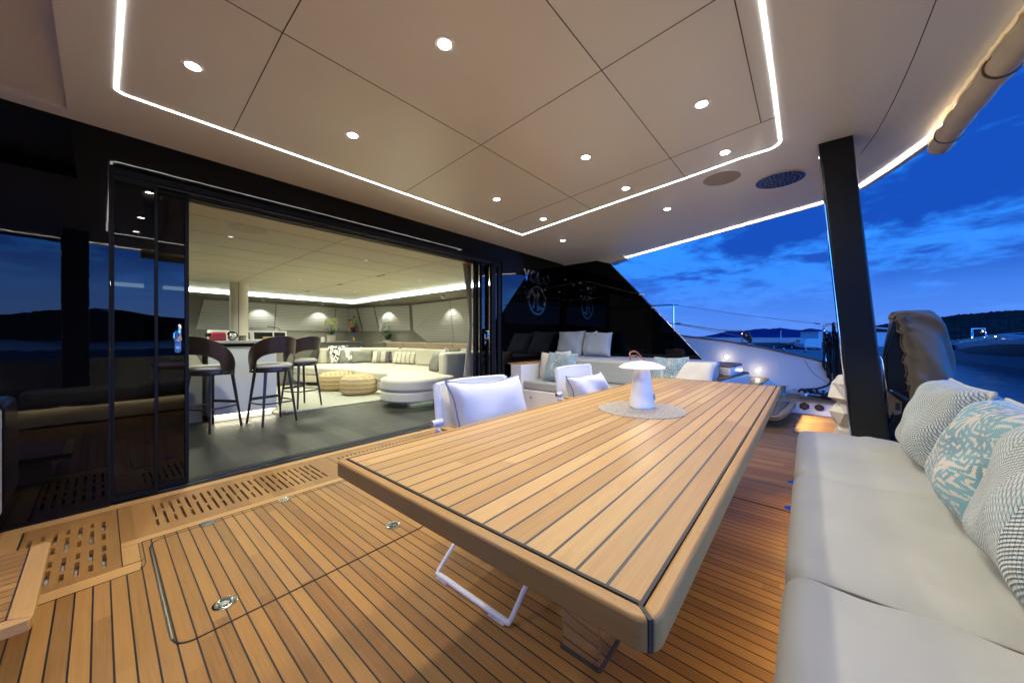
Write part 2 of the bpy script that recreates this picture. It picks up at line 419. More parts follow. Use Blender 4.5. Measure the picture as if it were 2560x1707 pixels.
def leafy(t, u, v):
    # woven palm fronds: leaflets angled off a midrib, each frond turned its own way, two layers over oatmeal
    wob = t.noise(t.comb(t.m('MULTIPLY', u, 5.), t.m('MULTIPLY', v, 5.), 3.), 1., 2, .5)
    def layer(sc, sh, wd, k1, k2):
        vo = t.new('ShaderNodeTexVoronoi'); vo.inputs['Scale'].default_value = sc; t.put(vo.inputs['Vector'], t.comb(t.m('ADD', u, sh), t.m('ADD', v, sh * .7), 0.))
        x, y, z = t.sep(vo.outputs['Position']); ddx = t.m('SUBTRACT', t.m('ADD', u, sh), x); ddy = t.m('SUBTRACT', t.m('ADD', v, sh * .7), y)
        th = t.m('MULTIPLY', t.sep(vo.outputs['Color'])[0], 9.)
        c_, s_ = t.m('COSINE', th), t.m('SINE', th)
        a = t.m('ADD', t.m('MULTIPLY', ddx, c_), t.m('MULTIPLY', ddy, s_)); b_ = t.m('SUBTRACT', t.m('MULTIPLY', ddy, c_), t.m('MULTIPLY', ddx, s_))
        b_ = t.m('ADD', b_, t.m('MULTIPLY', t.m('MULTIPLY', a, a), 2.5)); ab = t.m('ABSOLUTE', b_)
        st = t.m('SINE', t.m('ADD', t.m('ADD', t.m('MULTIPLY', a, k1), t.m('MULTIPLY', ab, -k2)), t.m('MULTIPLY', wob, 7.)))
        lim = t.m('MULTIPLY', wd, t.m('SUBTRACT', 1.15, t.m('MULTIPLY', t.m('ABSOLUTE', a), 3.0)))
        return t.m('SUBTRACT', t.m('ADD', st, .25), t.m('MULTIPLY', t.m('MAXIMUM', t.m('SUBTRACT', ab, lim), 0.), 40.))
    knit = t.m('MULTIPLY', t.m('SINE', t.m('MULTIPLY', u, 380.)), t.m('SINE', t.m('MULTIPLY', v, 440.)))
    rag = t.noise(t.comb(t.m('MULTIPLY', u, 60.), t.m('MULTIPLY', v, 60.), 0.), 1., 2, .6)
    f = t.m('MAXIMUM', layer(3.3, 0.2, .110, 66., 78.), layer(4.8, 7.3, .075, 90., 98.))
    f = t.m('ADD', f, t.m('ADD', t.m('MULTIPLY', knit, .35), t.m('MULTIPLY', t.m('SUBTRACT', rag, .5), 2.4)))
    msk = t.m('GREATER_THAN', f, .12)
    tone = t.noise(t.comb(t.m('MULTIPLY', u, 3.), t.m('MULTIPLY', v, 3.), 9.), 1., 2, .5)
    teal = t.mix(t.ramp(tone, [(.38, (0, 0, 0)), (.62, (1, 1, 1))]), (.05, .20, .28), (.11, .35, .45))
    base = t.mix(t.m('GREATER_THAN', t.m('ADD', knit, rag), .78), (.60, .53, .44), (.50, .50, .47))
    return t.mix(t.m('MULTIPLY', msk, .88), base, teal), t.m('MULTIPLY', knit, .6)
M['leafy'] = uvmat('teal_leaf_weave', leafy)
def waffle(t, u, v):
    kn = t.m('MULTIPLY', t.m('SINE', t.m('MULTIPLY', u, 330.)), t.m('SINE', t.m('MULTIPLY', v, 330.)))
    return t.mix(t.m('GREATER_THAN', kn, .35), (.74, .73, .69), (.58, .58, .58)), t.m('MULTIPLY', kn, .5)
M['waffle'] = uvmat('white_waffle_cloth', waffle)
def dotted(t, u, v):
    a = t.m('ABSOLUTE', t.m('SUBTRACT', t.m('FRACT', t.m('MULTIPLY', u, 6.)), .5)); b_ = t.m('ABSOLUTE', t.m('SUBTRACT', t.m('FRACT', t.m('MULTIPLY', v, 6.)), .5))
    k_ = t.m('MULTIPLY', t.m('LESS_THAN', a, .15), t.m('LESS_THAN', b_, .22))
    return t.mix(k_, (.66, .60, .46), (.01, .01, .01)), None
M['dotted'] = uvmat('cream_with_black_dashes', dotted)
def blobs(t, u, v):
    n = t.noise(t.comb(t.m('MULTIPLY', u, 9.), t.m('MULTIPLY', v, 6.), 0.), 1., 1, .4, .8)
    return t.mix(t.m('GREATER_THAN', n, .54), (.68, .66, .60), (.01, .01, .012)), None
M['blobs'] = uvmat('white_with_black_brush_marks', blobs)
def gridp(t, u, v):
    n = t.noise(t.comb(t.m('MULTIPLY', u, 5.), t.m('MULTIPLY', v, 5.), 0.), 1., 1, .5)
    a = t.m('FRACT', t.m('ADD', t.m('MULTIPLY', u, 9.), n)); b_ = t.m('FRACT', t.m('ADD', t.m('MULTIPLY', v, 9.), n))
    return t.mix(t.m('MAXIMUM', t.m('LESS_THAN', a, .1), t.m('LESS_THAN', b_, .1)), (.66, .65, .60), (.05, .05, .05)), None
M['gridp'] = uvmat('white_with_thin_grid', gridp)
def stripes(t, u, v):
    c = t.ramp(u, [(0, (.50, .45, .36)), (.28, (.50, .45, .36)), (.32, (.14, .12, .11)), (.4, (.34, .30, .25)), (.48, (.12, .11, .10)), (.53, (.50, .45, .36)), (.72, (.50, .45, .36)), (.78, (.13, .11, .12)), (1, (.09, .08, .09))], 'LINEAR')
    return c, None
M['stripes'] = uvmat('beige_with_charcoal_bands', stripes)

def salonfloor():
    m, t, b = newmat('grey_oak_floor'); x, y, z = t.sep(t.pos())
    q = t.m('DIVIDE', x, .19); i = t.m('FLOOR', q); f = t.m('FRACT', q)
    yy = t.m('ADD', t.m('DIVIDE', y, 1.3), t.m('MULTIPLY', t.white(i), 5.)); j = t.m('FLOOR', yy); g = t.m('FRACT', yy)
    r = t.white(t.m('ADD', t.m('MULTIPLY', i, 13.7), j))
    n = t.noise(t.comb(t.m('MULTIPLY', x, 45.), t.m('MULTIPLY', y, 2.5), t.m('MULTIPLY', r, 9.)), 1., 5, .65, .6)
    c = t.ramp(t.m('ADD', t.m('MULTIPLY', r, .62), t.m('MULTIPLY', n, .5)), [(.15, (.007, .0068, .0055)), (.95, (.058, .054, .043))])
    e = t.m('MAXIMUM', t.m('LESS_THAN', f, .02), t.m('LESS_THAN', g, .004))
    t.put(b.inputs['Base Color'], t.mix(e, c, (.02, .02, .018)))
    b.inputs['Specular IOR Level'].default_value = .3; t.put(b.inputs['Roughness'], t.m('ADD', .36, t.m('MULTIPLY', n, .2)))
    t.put(b.inputs['Normal'], t.bump(n, .15, .001)); return m
M['sfloor'] = salonfloor()
def jute():
    m, t, b = newmat('jute_with_pale_stripes'); x, y, z = t.sep(t.tc())
    n = t.noise(t.tc(), 22, 3, .6)
    s_ = t.m('FRACT', t.m('ADD', t.m('MULTIPLY', z, 13.), t.m('MULTIPLY', n, .15)))
    top = t.m('GREATER_THAN', z, .315)
    s2 = t.m('FRACT', t.m('MULTIPLY', x, 12.)); s3 = t.mix(top, s_, s2)
    ln = t.m('LESS_THAN', s3, .16)
    t.put(b.inputs['Base Color'], t.mix(ln, t.mix(n, (.34, .22, .09), (.52, .38, .19)), (.66, .58, .42)))
    b.inputs['Roughness'].default_value = .95; t.put(b.inputs['Normal'], t.bump(t.noise(t.tc(), 120, 3, .6), .5, .006)); return m
M['jute'] = jute()
def rugm():
    m, t, b = newmat('cream_ribbed_rug'); x, y, z = t.sep(t.pos())
    h = t.m('SINE', t.m('MULTIPLY', t.m('ADD', x, t.m('MULTIPLY', y, .4)), 150.))
    t.put(b.inputs['Base Color'], t.mix(t.m('GREATER_THAN', h, 0.), (.36, .34, .28), (.43, .41, .35)))
    b.inputs['Roughness'].default_value = .95; t.put(b.inputs['Normal'], t.bump(h, .5, .004)); return m
M['rug'] = rugm()
def blindm():
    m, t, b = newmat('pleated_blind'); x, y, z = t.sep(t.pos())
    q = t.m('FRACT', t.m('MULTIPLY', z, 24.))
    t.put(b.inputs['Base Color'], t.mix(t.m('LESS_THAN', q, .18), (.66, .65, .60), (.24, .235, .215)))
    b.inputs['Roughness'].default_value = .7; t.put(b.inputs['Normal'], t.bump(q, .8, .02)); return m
M['blind'] = blindm()
def matm():
    m, t, b = newmat('woven_placemat')
    vo = t.new('ShaderNodeTexVoronoi'); vo.feature = 'DISTANCE_TO_EDGE'; vo.inputs['Scale'].default_value = 130; t.put(vo.inputs['Vector'], t.pos())
    e = vo.outputs[0]
    c = t.ramp(e, [(0, (.42, .38, .31)), (.10, (.30, .26, .20)), (.22, (.05, .04, .03))])
    t.put(b.inputs['Base Color'], t.mix(t.m('MULTIPLY', t.noise(t.pos(), 60, 2, .5), .5), c, (.34, .33, .32))); b.inputs['Roughness'].default_value = .7
    t.put(b.inputs['Normal'], t.bump(e, -.6, .01)); return m
M['placemat'] = matm()
def waterm():
    m, t, b = newmat('harbour_water'); p = t.pos(); x, y, z = t.sep(p)
    b.inputs['Base Color'].default_value = (.001, .008, .035, 1); b.inputs['Roughness'].default_value = .07; b.inputs['IOR'].default_value = 1.33
    n1 = t.noise(t.comb(t.m('MULTIPLY', x, .45), t.m('MULTIPLY', y, 1.), 0.), .7, 5, .6, .9); n2 = t.noise(p, 3.1, 4, .65, .4)
    t.put(b.inputs['Normal'], t.bump(t.m('ADD', n1, t.m('MULTIPLY', n2, .3)), .55, .16)); return m
M['water'] = waterm()
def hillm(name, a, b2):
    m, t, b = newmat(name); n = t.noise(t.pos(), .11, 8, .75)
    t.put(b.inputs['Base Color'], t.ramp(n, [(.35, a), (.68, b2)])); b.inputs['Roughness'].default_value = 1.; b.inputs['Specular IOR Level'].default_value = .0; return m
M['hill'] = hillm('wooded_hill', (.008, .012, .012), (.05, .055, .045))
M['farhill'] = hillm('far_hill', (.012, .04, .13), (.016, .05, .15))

# ================================================================== WATER, HILLS, QUAY
tag(MB().add([(-6000, -6000, -1.5), (6000, -6000, -1.5), (6000, 6000, -1.5), (-6000, 6000, -1.5)], [(0, 1, 2, 3)]).build('water', M['water']), kind='structure')
def polar(px, dist):   # horizontal direction of a column of the view, as world x,y at a distance along the view axis
    r = (px - 1280) / 871.9 * dist
    return (.6461 * r + .7633 * dist, -.7633 * r + .6461 * dist)
def ridge(name, pts, dist, depth, mat, base=-2., jag=0., step=6, seed=1):
    rnd = random.Random(seed); mb = MB(); row = []
    for (x0, h0), (x1, h1) in zip(pts, pts[1:]):
        n = max(1, int(abs(x1 - x0) / step))
        for i in range(n):
            t = i / n; row.append((x0 + (x1 - x0) * t, h0 + (h1 - h0) * t))
    row.append(pts[-1]); vs = []; fs = []; L = 6
    for i, (px, h) in enumerate(row):
        hh = 1.1 + h * dist / 871.9
        for j in range(L + 1):
            t = j / L; dd = dist + (t - .85) * depth; x, y = polar(px, dist); sc = dd / dist
            z = base + (hh - base) * math.sin(t / .85 * math.pi / 2) if t <= .86 else hh * .8
            z += (rnd.random() - .5) * jag * (1. if t > .7 else .25)
            vs.append((x * sc, y * sc, z))
    for i in range(len(row) - 1):
        for j in range(L):
            a = i * (L + 1) + j; fs.append((a, a + 1, a + L + 2, a + L + 1))
    return tag(mb.add(vs, fs).build(name, mat, smooth=True, ang=80), kind='structure')
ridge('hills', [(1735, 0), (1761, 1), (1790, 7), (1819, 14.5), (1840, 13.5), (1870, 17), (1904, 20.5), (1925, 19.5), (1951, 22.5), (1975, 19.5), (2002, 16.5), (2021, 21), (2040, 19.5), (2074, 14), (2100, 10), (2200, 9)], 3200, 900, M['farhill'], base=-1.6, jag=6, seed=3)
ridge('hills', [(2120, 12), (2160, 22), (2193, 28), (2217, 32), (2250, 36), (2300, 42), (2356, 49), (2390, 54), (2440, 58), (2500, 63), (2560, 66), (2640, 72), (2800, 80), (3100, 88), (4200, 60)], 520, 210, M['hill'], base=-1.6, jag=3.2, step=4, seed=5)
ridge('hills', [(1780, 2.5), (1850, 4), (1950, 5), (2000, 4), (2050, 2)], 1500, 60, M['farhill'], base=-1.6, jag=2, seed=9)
# low dark shore all round behind the camera (seen mirrored in the glass)
mb = MB(); vs = []; fs = []; rnd = random.Random(4)
for i in range(91):
    a = R(108 + 230 * i / 90); h = 16 + 10 * math.sin(i * .31) + 5 * math.sin(i * .83) + rnd.random() * 2.5
    vs += [(420 * math.cos(a), 420 * math.sin(a), -1.6), (460 * math.cos(a), 460 * math.sin(a), h * .75), (520 * math.cos(a), 520 * math.sin(a), h)]
for i in range(90):
    for j in range(2): fs.append((3 * i + j, 3 * i + j + 1, 3 * i + j + 4, 3 * i + j + 3))
tag(mb.add(vs, fs).build('shore', M['hill'], ang=80), kind='structure')

def vp(px, py, z):   # horizontal plane point for a far item
    f = 871.9 * (z - 1.1) / (842 - py); x, y = polar(px, f); return Vector((x, y, z))
# quay: concrete apron beyond the bulwark with a low wall at its far side
q0, q1, q2, q3 = vp(1400, 871, -.3), vp(2232, 865, -.3), vp(2232, 960, -.3), vp(1400, 960, -.3)
mb = MB(); mb.add([q0, q1, q2, q3] + [p - Vector((0, 0, 1.6)) for p in (q0, q1, q2, q3)], [(0, 1, 2, 3), (0, 4, 5, 1), (1, 5, 6, 2), (2, 6, 7, 3), (3, 7, 4, 0), (4, 7, 6, 5)])
tag(mb.build('quay', M['dockmat'], smooth=False), kind='structure')
a = vp(1400, 871.5, -.3); b = vp(2150, 871.5, -.3); dv = (b - a).normalized(); nv = Vector((-dv.y, dv.x, 0))
mb = MB(); vs = [a, b, b + nv * .5, a + nv * .5]; mb.add([p for p in vs] + [p + Vector((0, 0, .72)) for p in vs], [(3, 2, 1, 0), (4, 5, 6, 7), (0, 1, 5, 4), (1, 2, 6, 5), (2, 3, 7, 6), (3, 0, 4, 7)])
tag(mb.build('quay_wall', M['wallcon'], smooth=False), 'long low dark wall along the far side of the quay', 'wall')
tag(MB().box(-70, 16, -60, -9, -2.4, -.45).build('quay', M['wallcon'], smooth=False), kind='structure')  # added unseen dark block astern; darkens the view mirrored in the glass
# traffic cones
cone_r = thing('traffic_cone', (0, 0, 0), 'cone', 'cone', 'traffic cones on the quay', world=False)
MB().box(-.13, .13, -.13, .13, 0, .03).build('base', pmat('cone_red', (.42, .035, .03), .6), cone_r, bevel=.01)
MB().lathe([(.10, .03), (.02, .42), (.004, .43)], n=14).build('body', pmat('cone_red_body', (.42, .035, .03), .6), cone_r)
MB().lathe([(.066, .20), (.040, .335)], n=14, cap=False).build('reflective_band', pmat('cone_white', (.7, .7, .75), .5), cone_r)
cs = [((1934.9, 873.5), 'red and white cone on the quay left of the others, by the dark wall'), ((1959.2, 878.5), 'red and white cone on the quay nearest below the lamp post'),
      ((1979.4, 873.5), 'red and white cone on the quay left of the parked van'), ((2014.1, 881.5), 'red and white cone on the quay in front of the parked van')]
for i, ((px, py), lb) in enumerate(cs):
    p = vp(px, py, -.3)
    if i == 0: cone_r.location = p; cone_r['label'] = lb
    else: dup(cone_r, p, i * .7, lb)
# red post far left with a small lamp
p = vp(1855.5, 869.5, -.3); o = thing('bollard_post', p, 'slim red post standing on the quay behind the rope pulley', 'post')
MB().lathe([(.16, 0), (.15, .5), (.09, 1.0), (.05, 1.3), (.05, 1.75)], p, 12).build('post', M['tape'], o)
MB().ball((p.x, p.y, p.z + 1.8), .07, .07, .07).build('lamp', emis('small_red_lamp', (1., .3, .35), 4.), o)
# lamp post
p = vp(1952, 871, -.3); o = thing('street_lamp', p, 'thin pale lamp post rising from the quay against the far hills', 'lamp post')
MB().tube([p, p + Vector((0, 0, 2.3))], [.06, .035], 10).build('post', M['white'], o)
MB().box(p.x - .22, p.x + .18, p.y - .1, p.y + .1, p.z + 2.25, p.z + 2.38).build('lamp_head', M['plastic_b'], o, bevel=.03)
# white van
def van():
    p = vp(2018.5, 873.2, -.3); o = thing('parked_van', (0, 0, 0), 'boxy white off-road van parked on the quay facing the yacht', 'van', world=False)
    wv = M['white']; bm = MB()
    prof = [(-.86, .30), (-.86, .95), (-.80, 1.02), (-.74, 1.55), (-.66, 1.66), (.66, 1.66), (.74, 1.55), (.80, 1.02), (.86, .95), (.86, .30)]
    bm.prism(prof, -2.0, 2.2, 'y'); bm.box(-.84, .84, -2.6, -2.0, .35, 1.0)
    bm.build('body', wv, o, bevel=.04)
    MB().prism([(-.66, 1.05), (-.60, 1.52), (.60, 1.52), (.66, 1.05)], -2.03, -2.0, 'y').build('windscreen', M['screen'], o)
    MB().box(-.55, .55, -2.64, -2.60, .62, .84).build('grille', M['plastic_b'], o)
    MB().box(-.9, .9, -2.74, -2.6, .34, .50).build('bumper', M['plastic_b'], o, bevel=.02)
    for s_ in (-1, 1):
        mb = MB(); mb.disc((s_ * .68, .73, -2.66), .10, .05, 16, 'y'); mb.build('headlight', pmat('headlamp_glass', (.6, .6, .65), .1), o)
        for yy in (-1.75, 1.35):
            mb = MB(); mb.disc((yy, .36, s_ * .74 - .1), .36, .2, 20, 'x'); mb.build('wheel', M['plastic_b'], o, bevel=.02)
        mb = MB(); mb.box(s_ * .80 - .02, s_ * .80 + .02, -1.7, -.2, 1.08, 1.48); mb.build('side_window', M['screen'], o)
        mb = MB(); mb.box(s_ * .98 - .08, s_ * .98 + .08, -1.9, -1.82, 1.05, 1.25); mb.build('mirror', M['plastic_b'], o, bevel=.02)
    o.location = p; o.rotation_euler = (0, 0, math.atan2(p.y, p.x) + R(90) + R(14) - R(180) + R(180)); o.scale = (.85, .85, .73)
van()
# white cabins
def cabin(px0, px1, py0, py1, z, label):
    a = vp(px0, py1, z); b = vp(px1, py1, z); f = 871.9 * (1.1 - z) / (py1 - 842); h = (py1 - py0) * f / 871.9
    o = thing('harbour_cabin', a, label, 'cabin', 'white cabins on the quay'); dv = (b - a).normalized(); n = Vector((-dv.y, dv.x, 0)) * 2.6
    L_ = (b - a).length; mb = MB(); n_ = 26; row = []
    for i in range(n_ * 2 + 1):
        row.append(a + dv * L_ * i / (2 * n_) - n.normalized() * (.035 if i % 2 else 0))
    vs = []; fs = []
    for q in row: vs += [q, q + Vector((0, 0, h))]
    for i in range(2 * n_): fs.append((2 * i, 2 * i + 2, 2 * i + 3, 2 * i + 1))
    mb.add(vs, fs); mb.build('wall', M['white'], o, smooth=False)
    mb = MB(); c_ = [a + n, b + n, b, a]; mb.add([a, b, b + n, a + n] + [q + Vector((0, 0, h)) for q in (a, b, b + n, a + n)], [(1, 2, 6, 5), (2, 3, 7, 6), (3, 0, 4, 7), (4, 5, 6, 7)]); mb.build('shell', M['white'], o, smooth=False)
    e = .04; mb = MB(); r0 = [a - n.normalized() * .12 - dv * .1, b - n.normalized() * .12 + dv * .1, b + n + dv * .1, a + n - dv * .1]
    mb.add([q + Vector((0, 0, h)) for q in r0] + [q + Vector((0, 0, h + .08)) for q in r0], [(3, 2, 1, 0), (4, 5, 6, 7), (0, 1, 5, 4), (1, 2, 6, 5), (2, 3, 7, 6), (3, 0, 4, 7)]); mb.build('roof', M['white'], o, smooth=False)
cabin(2046, 2092, 831, 871, -.3, 'long white corrugated cabin on the quay right of the van, behind the ropes')
cabin(2180, 2226, 832, 866, -.3, 'white cabin on the quay seen between the black pillar and the covered arm')

# ================================================================== motor yacht across the water
def motor_yacht():
    bwm = pmat('dusk_white_hull', (.17, .19, .23), .3)  # white hull darkened: dusk dimness put into the colour
    base = vp(2388, 893, -1.5); o = thing('motor_yacht', base, 'dark hulled motor yacht moored across the water with fenders along its side', 'boat')
    st = Vector((base.x, base.y, 0)); bow = vp(2700, 935, -1.5); bow.z = 0
    ax = (bow - st); L_ = ax.length; ax.normalize(); sd = Vector((ax.y, -ax.x, 0))   # sd points towards the camera side?
    if (st + sd - Vector((0, 0, 0))).length > st.length: sd = -sd
    def Q(l, w_, z): return st + ax * l + sd * w_ + Vector((0, 0, z))
    wl = -1.5
    def hull(z0f, z1f, mat, name, par, out=0.):
        mb = MB()
        def P(u, v):
            l = u * L_; taper = math.sqrt(max(0, 1 - max(0, (u - .55) / .45) ** 2)); half = 1.55 * (.82 + .18 * min(1, u * 5)) * taper
            z0 = z0f(u); z1 = z1f(u); z = z0 + (z1 - z0) * v; fl = .86 + .14 * min(1, (z - wl) / 1.2)
            return Q(l, half * fl + out, z)
        mb.grid(P, 36, 5, uv=False); mb.grid(lambda u, v: P(u, v) - sd * 2 * (P(u, v) - Q(u * L_, 0, 0)).dot(sd), 36, 5, uv=False)
        return mb.build(name, mat, par)
    sheer = lambda u: wl + 1.25 + .75 * min(1., u * 1.4) + .5 * u
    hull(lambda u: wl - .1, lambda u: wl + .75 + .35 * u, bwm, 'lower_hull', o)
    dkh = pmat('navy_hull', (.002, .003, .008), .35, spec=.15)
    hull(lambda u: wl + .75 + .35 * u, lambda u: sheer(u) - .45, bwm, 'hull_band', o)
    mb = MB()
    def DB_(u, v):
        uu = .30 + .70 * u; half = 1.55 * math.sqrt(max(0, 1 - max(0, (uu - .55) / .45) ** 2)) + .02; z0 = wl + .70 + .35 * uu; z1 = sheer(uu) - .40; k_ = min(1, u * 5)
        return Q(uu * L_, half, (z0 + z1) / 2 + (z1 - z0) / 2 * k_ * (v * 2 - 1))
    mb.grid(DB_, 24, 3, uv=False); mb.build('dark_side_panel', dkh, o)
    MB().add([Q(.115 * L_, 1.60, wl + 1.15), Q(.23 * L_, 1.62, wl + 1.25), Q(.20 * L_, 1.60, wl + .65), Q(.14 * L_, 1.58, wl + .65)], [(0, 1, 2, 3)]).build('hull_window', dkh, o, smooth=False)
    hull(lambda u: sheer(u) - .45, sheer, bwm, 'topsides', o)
    mb = MB(); mb.grid(lambda u, v: Q(u * L_, (v * 2 - 1) * 1.5 * math.sqrt(max(0, 1 - max(0, (u - .55) / .45) ** 2)), sheer(u) - .02), 30, 4, uv=False); mb.build('deck', bwm, o)
    mb = MB(); mb.add([Q(.0, -1.3, wl - .1), Q(0, 1.3, wl - .1), Q(.25, 1.45, sheer(0)), Q(.25, -1.45, sheer(0))], [(0, 1, 2, 3)]); mb.build('transom', bwm, o)
    mb = MB(); mb.add([Q(-.9, -1.2, wl + .22), Q(-.9, 1.2, wl + .22), Q(.1, 1.3, wl + .22), Q(.1, -1.3, wl + .22)] + [Q(-.9, -1.2, wl + .32), Q(-.9, 1.2, wl + .32), Q(.1, 1.3, wl + .32), Q(.1, -1.3, wl + .32)], [(3, 2, 1, 0), (4, 5, 6, 7), (0, 1, 5, 4), (1, 2, 6, 5), (2, 3, 7, 6), (3, 0, 4, 7)]); mb.build('swim_platform', bwm, o)
    mb = MB(); z0 = sheer(.3)
    def C(u, v):   # coachroof
        prof = [(.16, .0), (.24, .75), (.55, .85), (.80, .15), (.82, 0)]
        l = .18 + .62 * u; hh = 0
        for (a_, h_), (b_, k_) in zip(prof, prof[1:]):
            if a_ <= l <= b_: hh = h_ + (k_ - h_) * (l - a_) / (b_ - a_)
        an = math.pi * v; return Q(l * L_, 1.12 * math.cos(an), sheer(l) - .05 + hh * math.sin(an) ** .6)
    mb.grid(C, 24, 14, uv=False); cab = mb.build('cabin', bwm, o)
    mb = MB()
    def Wd(u, v): l = .24 + .42 * u; return Q(l * L_, 1.15 - v * .12, sheer(l) + .18 + .34 * v)
    mb.grid(Wd, 16, 2, uv=False); sub(mb, 'window', M['screen'], cab)
    # radar arch with scanner
    mb = MB(); l = .30 * L_; zt = sheer(.3) + .75
    mb.tube([Q(l, -.5, zt), Q(l - .25, -.45, zt + 1.05), Q(l - .25, .45, zt + 1.05), Q(l, .5, zt)], .045, 8); mb.tube([Q(l + .35, -.5, zt), Q(l - .05, -.4, zt + 1.0), Q(l - .05, .4, zt + 1.0), Q(l + .35, .5, zt)], .03, 8)
    mb.build('radar_arch', M['chrome'], o)
    MB().lathe([(.26, 0), (.30, .1), (.22, .24), (.05, .28)], Q(l, 0, zt + .45), 14).build('radar_dome', M['plastic_b'], o)
    # rail
    mb = MB(); pr = None
    for i in range(14):
        u = .02 + .95 * i / 13; half = 1.5 * math.sqrt(max(0, 1 - max(0, (u - .55) / .45) ** 2)); q = Q(u * L_, half, sheer(u)); q2 = q + Vector((0, 0, .5)) + ax * .12
        mb.tube([q, q2], .018, 6)
        if pr: mb.tube([pr, q2], .018, 6)
        pr = q2
    mb.build('rail', M['chrome'], o)
    for i, l in enumerate((2.2, 4.9, 7.0)):   # fenders hang from the rail
        c = Q(l, 1.68, wl + 1.15 + .1 * i); f = MB().ball(c, .16, .16, .36).build('fender', M['plastic_b'], o); mb = MB().tube([c + Vector((0, 0, .35)), c + Vector((0, 0, .95)) - sd * .15], .012, 5); sub(mb, 'fender_line', M['rope_b'], f)
    for (l, w_, h) in ((.31 * L_, .5, .78), (.31 * L_, -.2, 1.5), (2.2, 1.5, .0), (.52 * L_, 1.0, .5), (.66 * L_, 1.3, .35)):
        u = l / L_; MB().ball(Q(l, w_, sheer(u) + h), .045, .045, .045).build('deck_light', M['dotlight'], o)
motor_yacht()

# ================================================================== TEAK DECK
def slab(poly, z, mat, name, t=.012, **k): return MB().prism(poly, z - t, z).build(name, mat, smooth=False, **k)
mb = MB()
for (x0, x1, y0, y1) in ((-1.9, .13, -1.6, 2.405), (.13, 6.52, -1.6, 2.725), (3.93, 6.5, 2.725, 3.46), (-.9, -.35, 2.405, 3.46)):
    mb.box(x0, x1, y0, y1, -.03, 0)
deck = tag(mb.build('deck', M['deck'], smooth=False), kind='structure')
# hull below
tag(MB().prism([(-2.3, -1.62), (7.4, -1.62), (7.4, 11.5), (-2.3, 11.5)], -1.7, -.04).build('hull', M['gel'], smooth=False), kind='structure')

# drain gratings and their pale trims, with real slots over a dark tray
def grating(name, x0, x1, y0, y1, cols, label, grp='teak drain gratings beside the glass doors'):
    o = thing(name, ((x0 + x1) / 2, (y0 + y1) / 2, 0), label, 'grating', grp); mb = MB(); xs = [x0]
    for cx, slots, wd in cols:
        a, b_ = cx - wd / 2, cx + wd / 2; mb.box(xs[-1], a, y0, y1, -.028, -.001); y = y0
        for (s0, s1) in sorted(slots):
            mb.box(a, b_, y, s0, -.028, -.001); y = s1
        mb.box(a, b_, y, y1, -.028, -.001); xs.append(b_)
    mb.box(xs[-1], x1, y0, y1, -.028, -.001); mb.build('slotted_panel', M['grate'], o, smooth=False)
    MB().box(x0, x1, y0, y1, -.07, -.055).build('tray', M['darkpit'], o)
def cols_main(x0, x1):
    out = []; x = x0; i = 0
    while x < x1:
        out.append((x, [(3.045, 3.275), (2.90, 3.01)] if i % 2 == 0 else [(3.165, 3.275), (2.90, 3.125)], .013)); x += .0392; i += 1
    return out
grating('drain_grating', .072, 1.335, 2.795, 3.375, cols_main(.222, 1.20), 'first slotted teak grating under the sliding doors, left of the table corner')
grating('drain_grating', 1.340, 2.60, 2.795, 3.375, cols_main(1.40, 2.50), 'second slotted teak grating along the door sill, behind the table corner')
grating('drain_grating', 2.605, 3.925, 2.795, 3.375, cols_main(2.70, 3.80), 'third slotted teak grating along the door sill, by the first white chair')
gc = []
for i in range(7):
    cx = .014 - i * .043
    gc.append((cx, [(3.06, 3.21), (2.92, 3.0), (2.762, 2.835), (2.572, 2.728)] if i % 2 == 0 else [(3.118 + .03, 3.22), (2.905, 3.105), (2.675, 2.83), (2.572, 2.642)], .0145))
gc = sorted(gc); grating('drain_grating', -.272, .068, 2.505, 3.37, gc, 'wide slotted teak grating in the corner beside the low teak step')
trim = tag(MB().box(-.35, 3.93, 3.379, 3.458, -.03, .002).box(.072, 3.93, 2.729, 2.791, -.03, .0).box(-.30, .125, 2.409, 2.501, -.03, .0).build('deck_border', M['border_x'], smooth=False), 'pale teak border planks framing the drain gratings', 'deck trim')
trim2 = MB().prism([(.072, 2.505), (.125, 2.44), (.142, 2.47), (.143, 2.727), (.072, 2.727)], -.03, -.0005).box(-.35, -.276, 2.505, 3.375, -.03, -.0005).build('border_end', M['border_y'], trim, smooth=False)
mb = MB()
mb.box(-.30, .12, 2.405, 2.4085, -.01, .0015).box(.145, 3.93, 2.7255, 2.7285, -.01, .0015).box(.1435, .147, 2.47, 2.727, -.01, .0015).box(.069, .0715, 2.505, 3.375, -.01, .0012)
mb.tube([(.12, 2.4065, 0), (.135, 2.425, 0), (.145, 2.47, 0)], .0018, 6); mb.box(.072, .145, 2.503, 2.5055, -.01, .0012).box(-.28, -.276, 2.55, 3.36, -.01, .0012); mb.build('caulk_line', M['caulk'], trim, smooth=False)

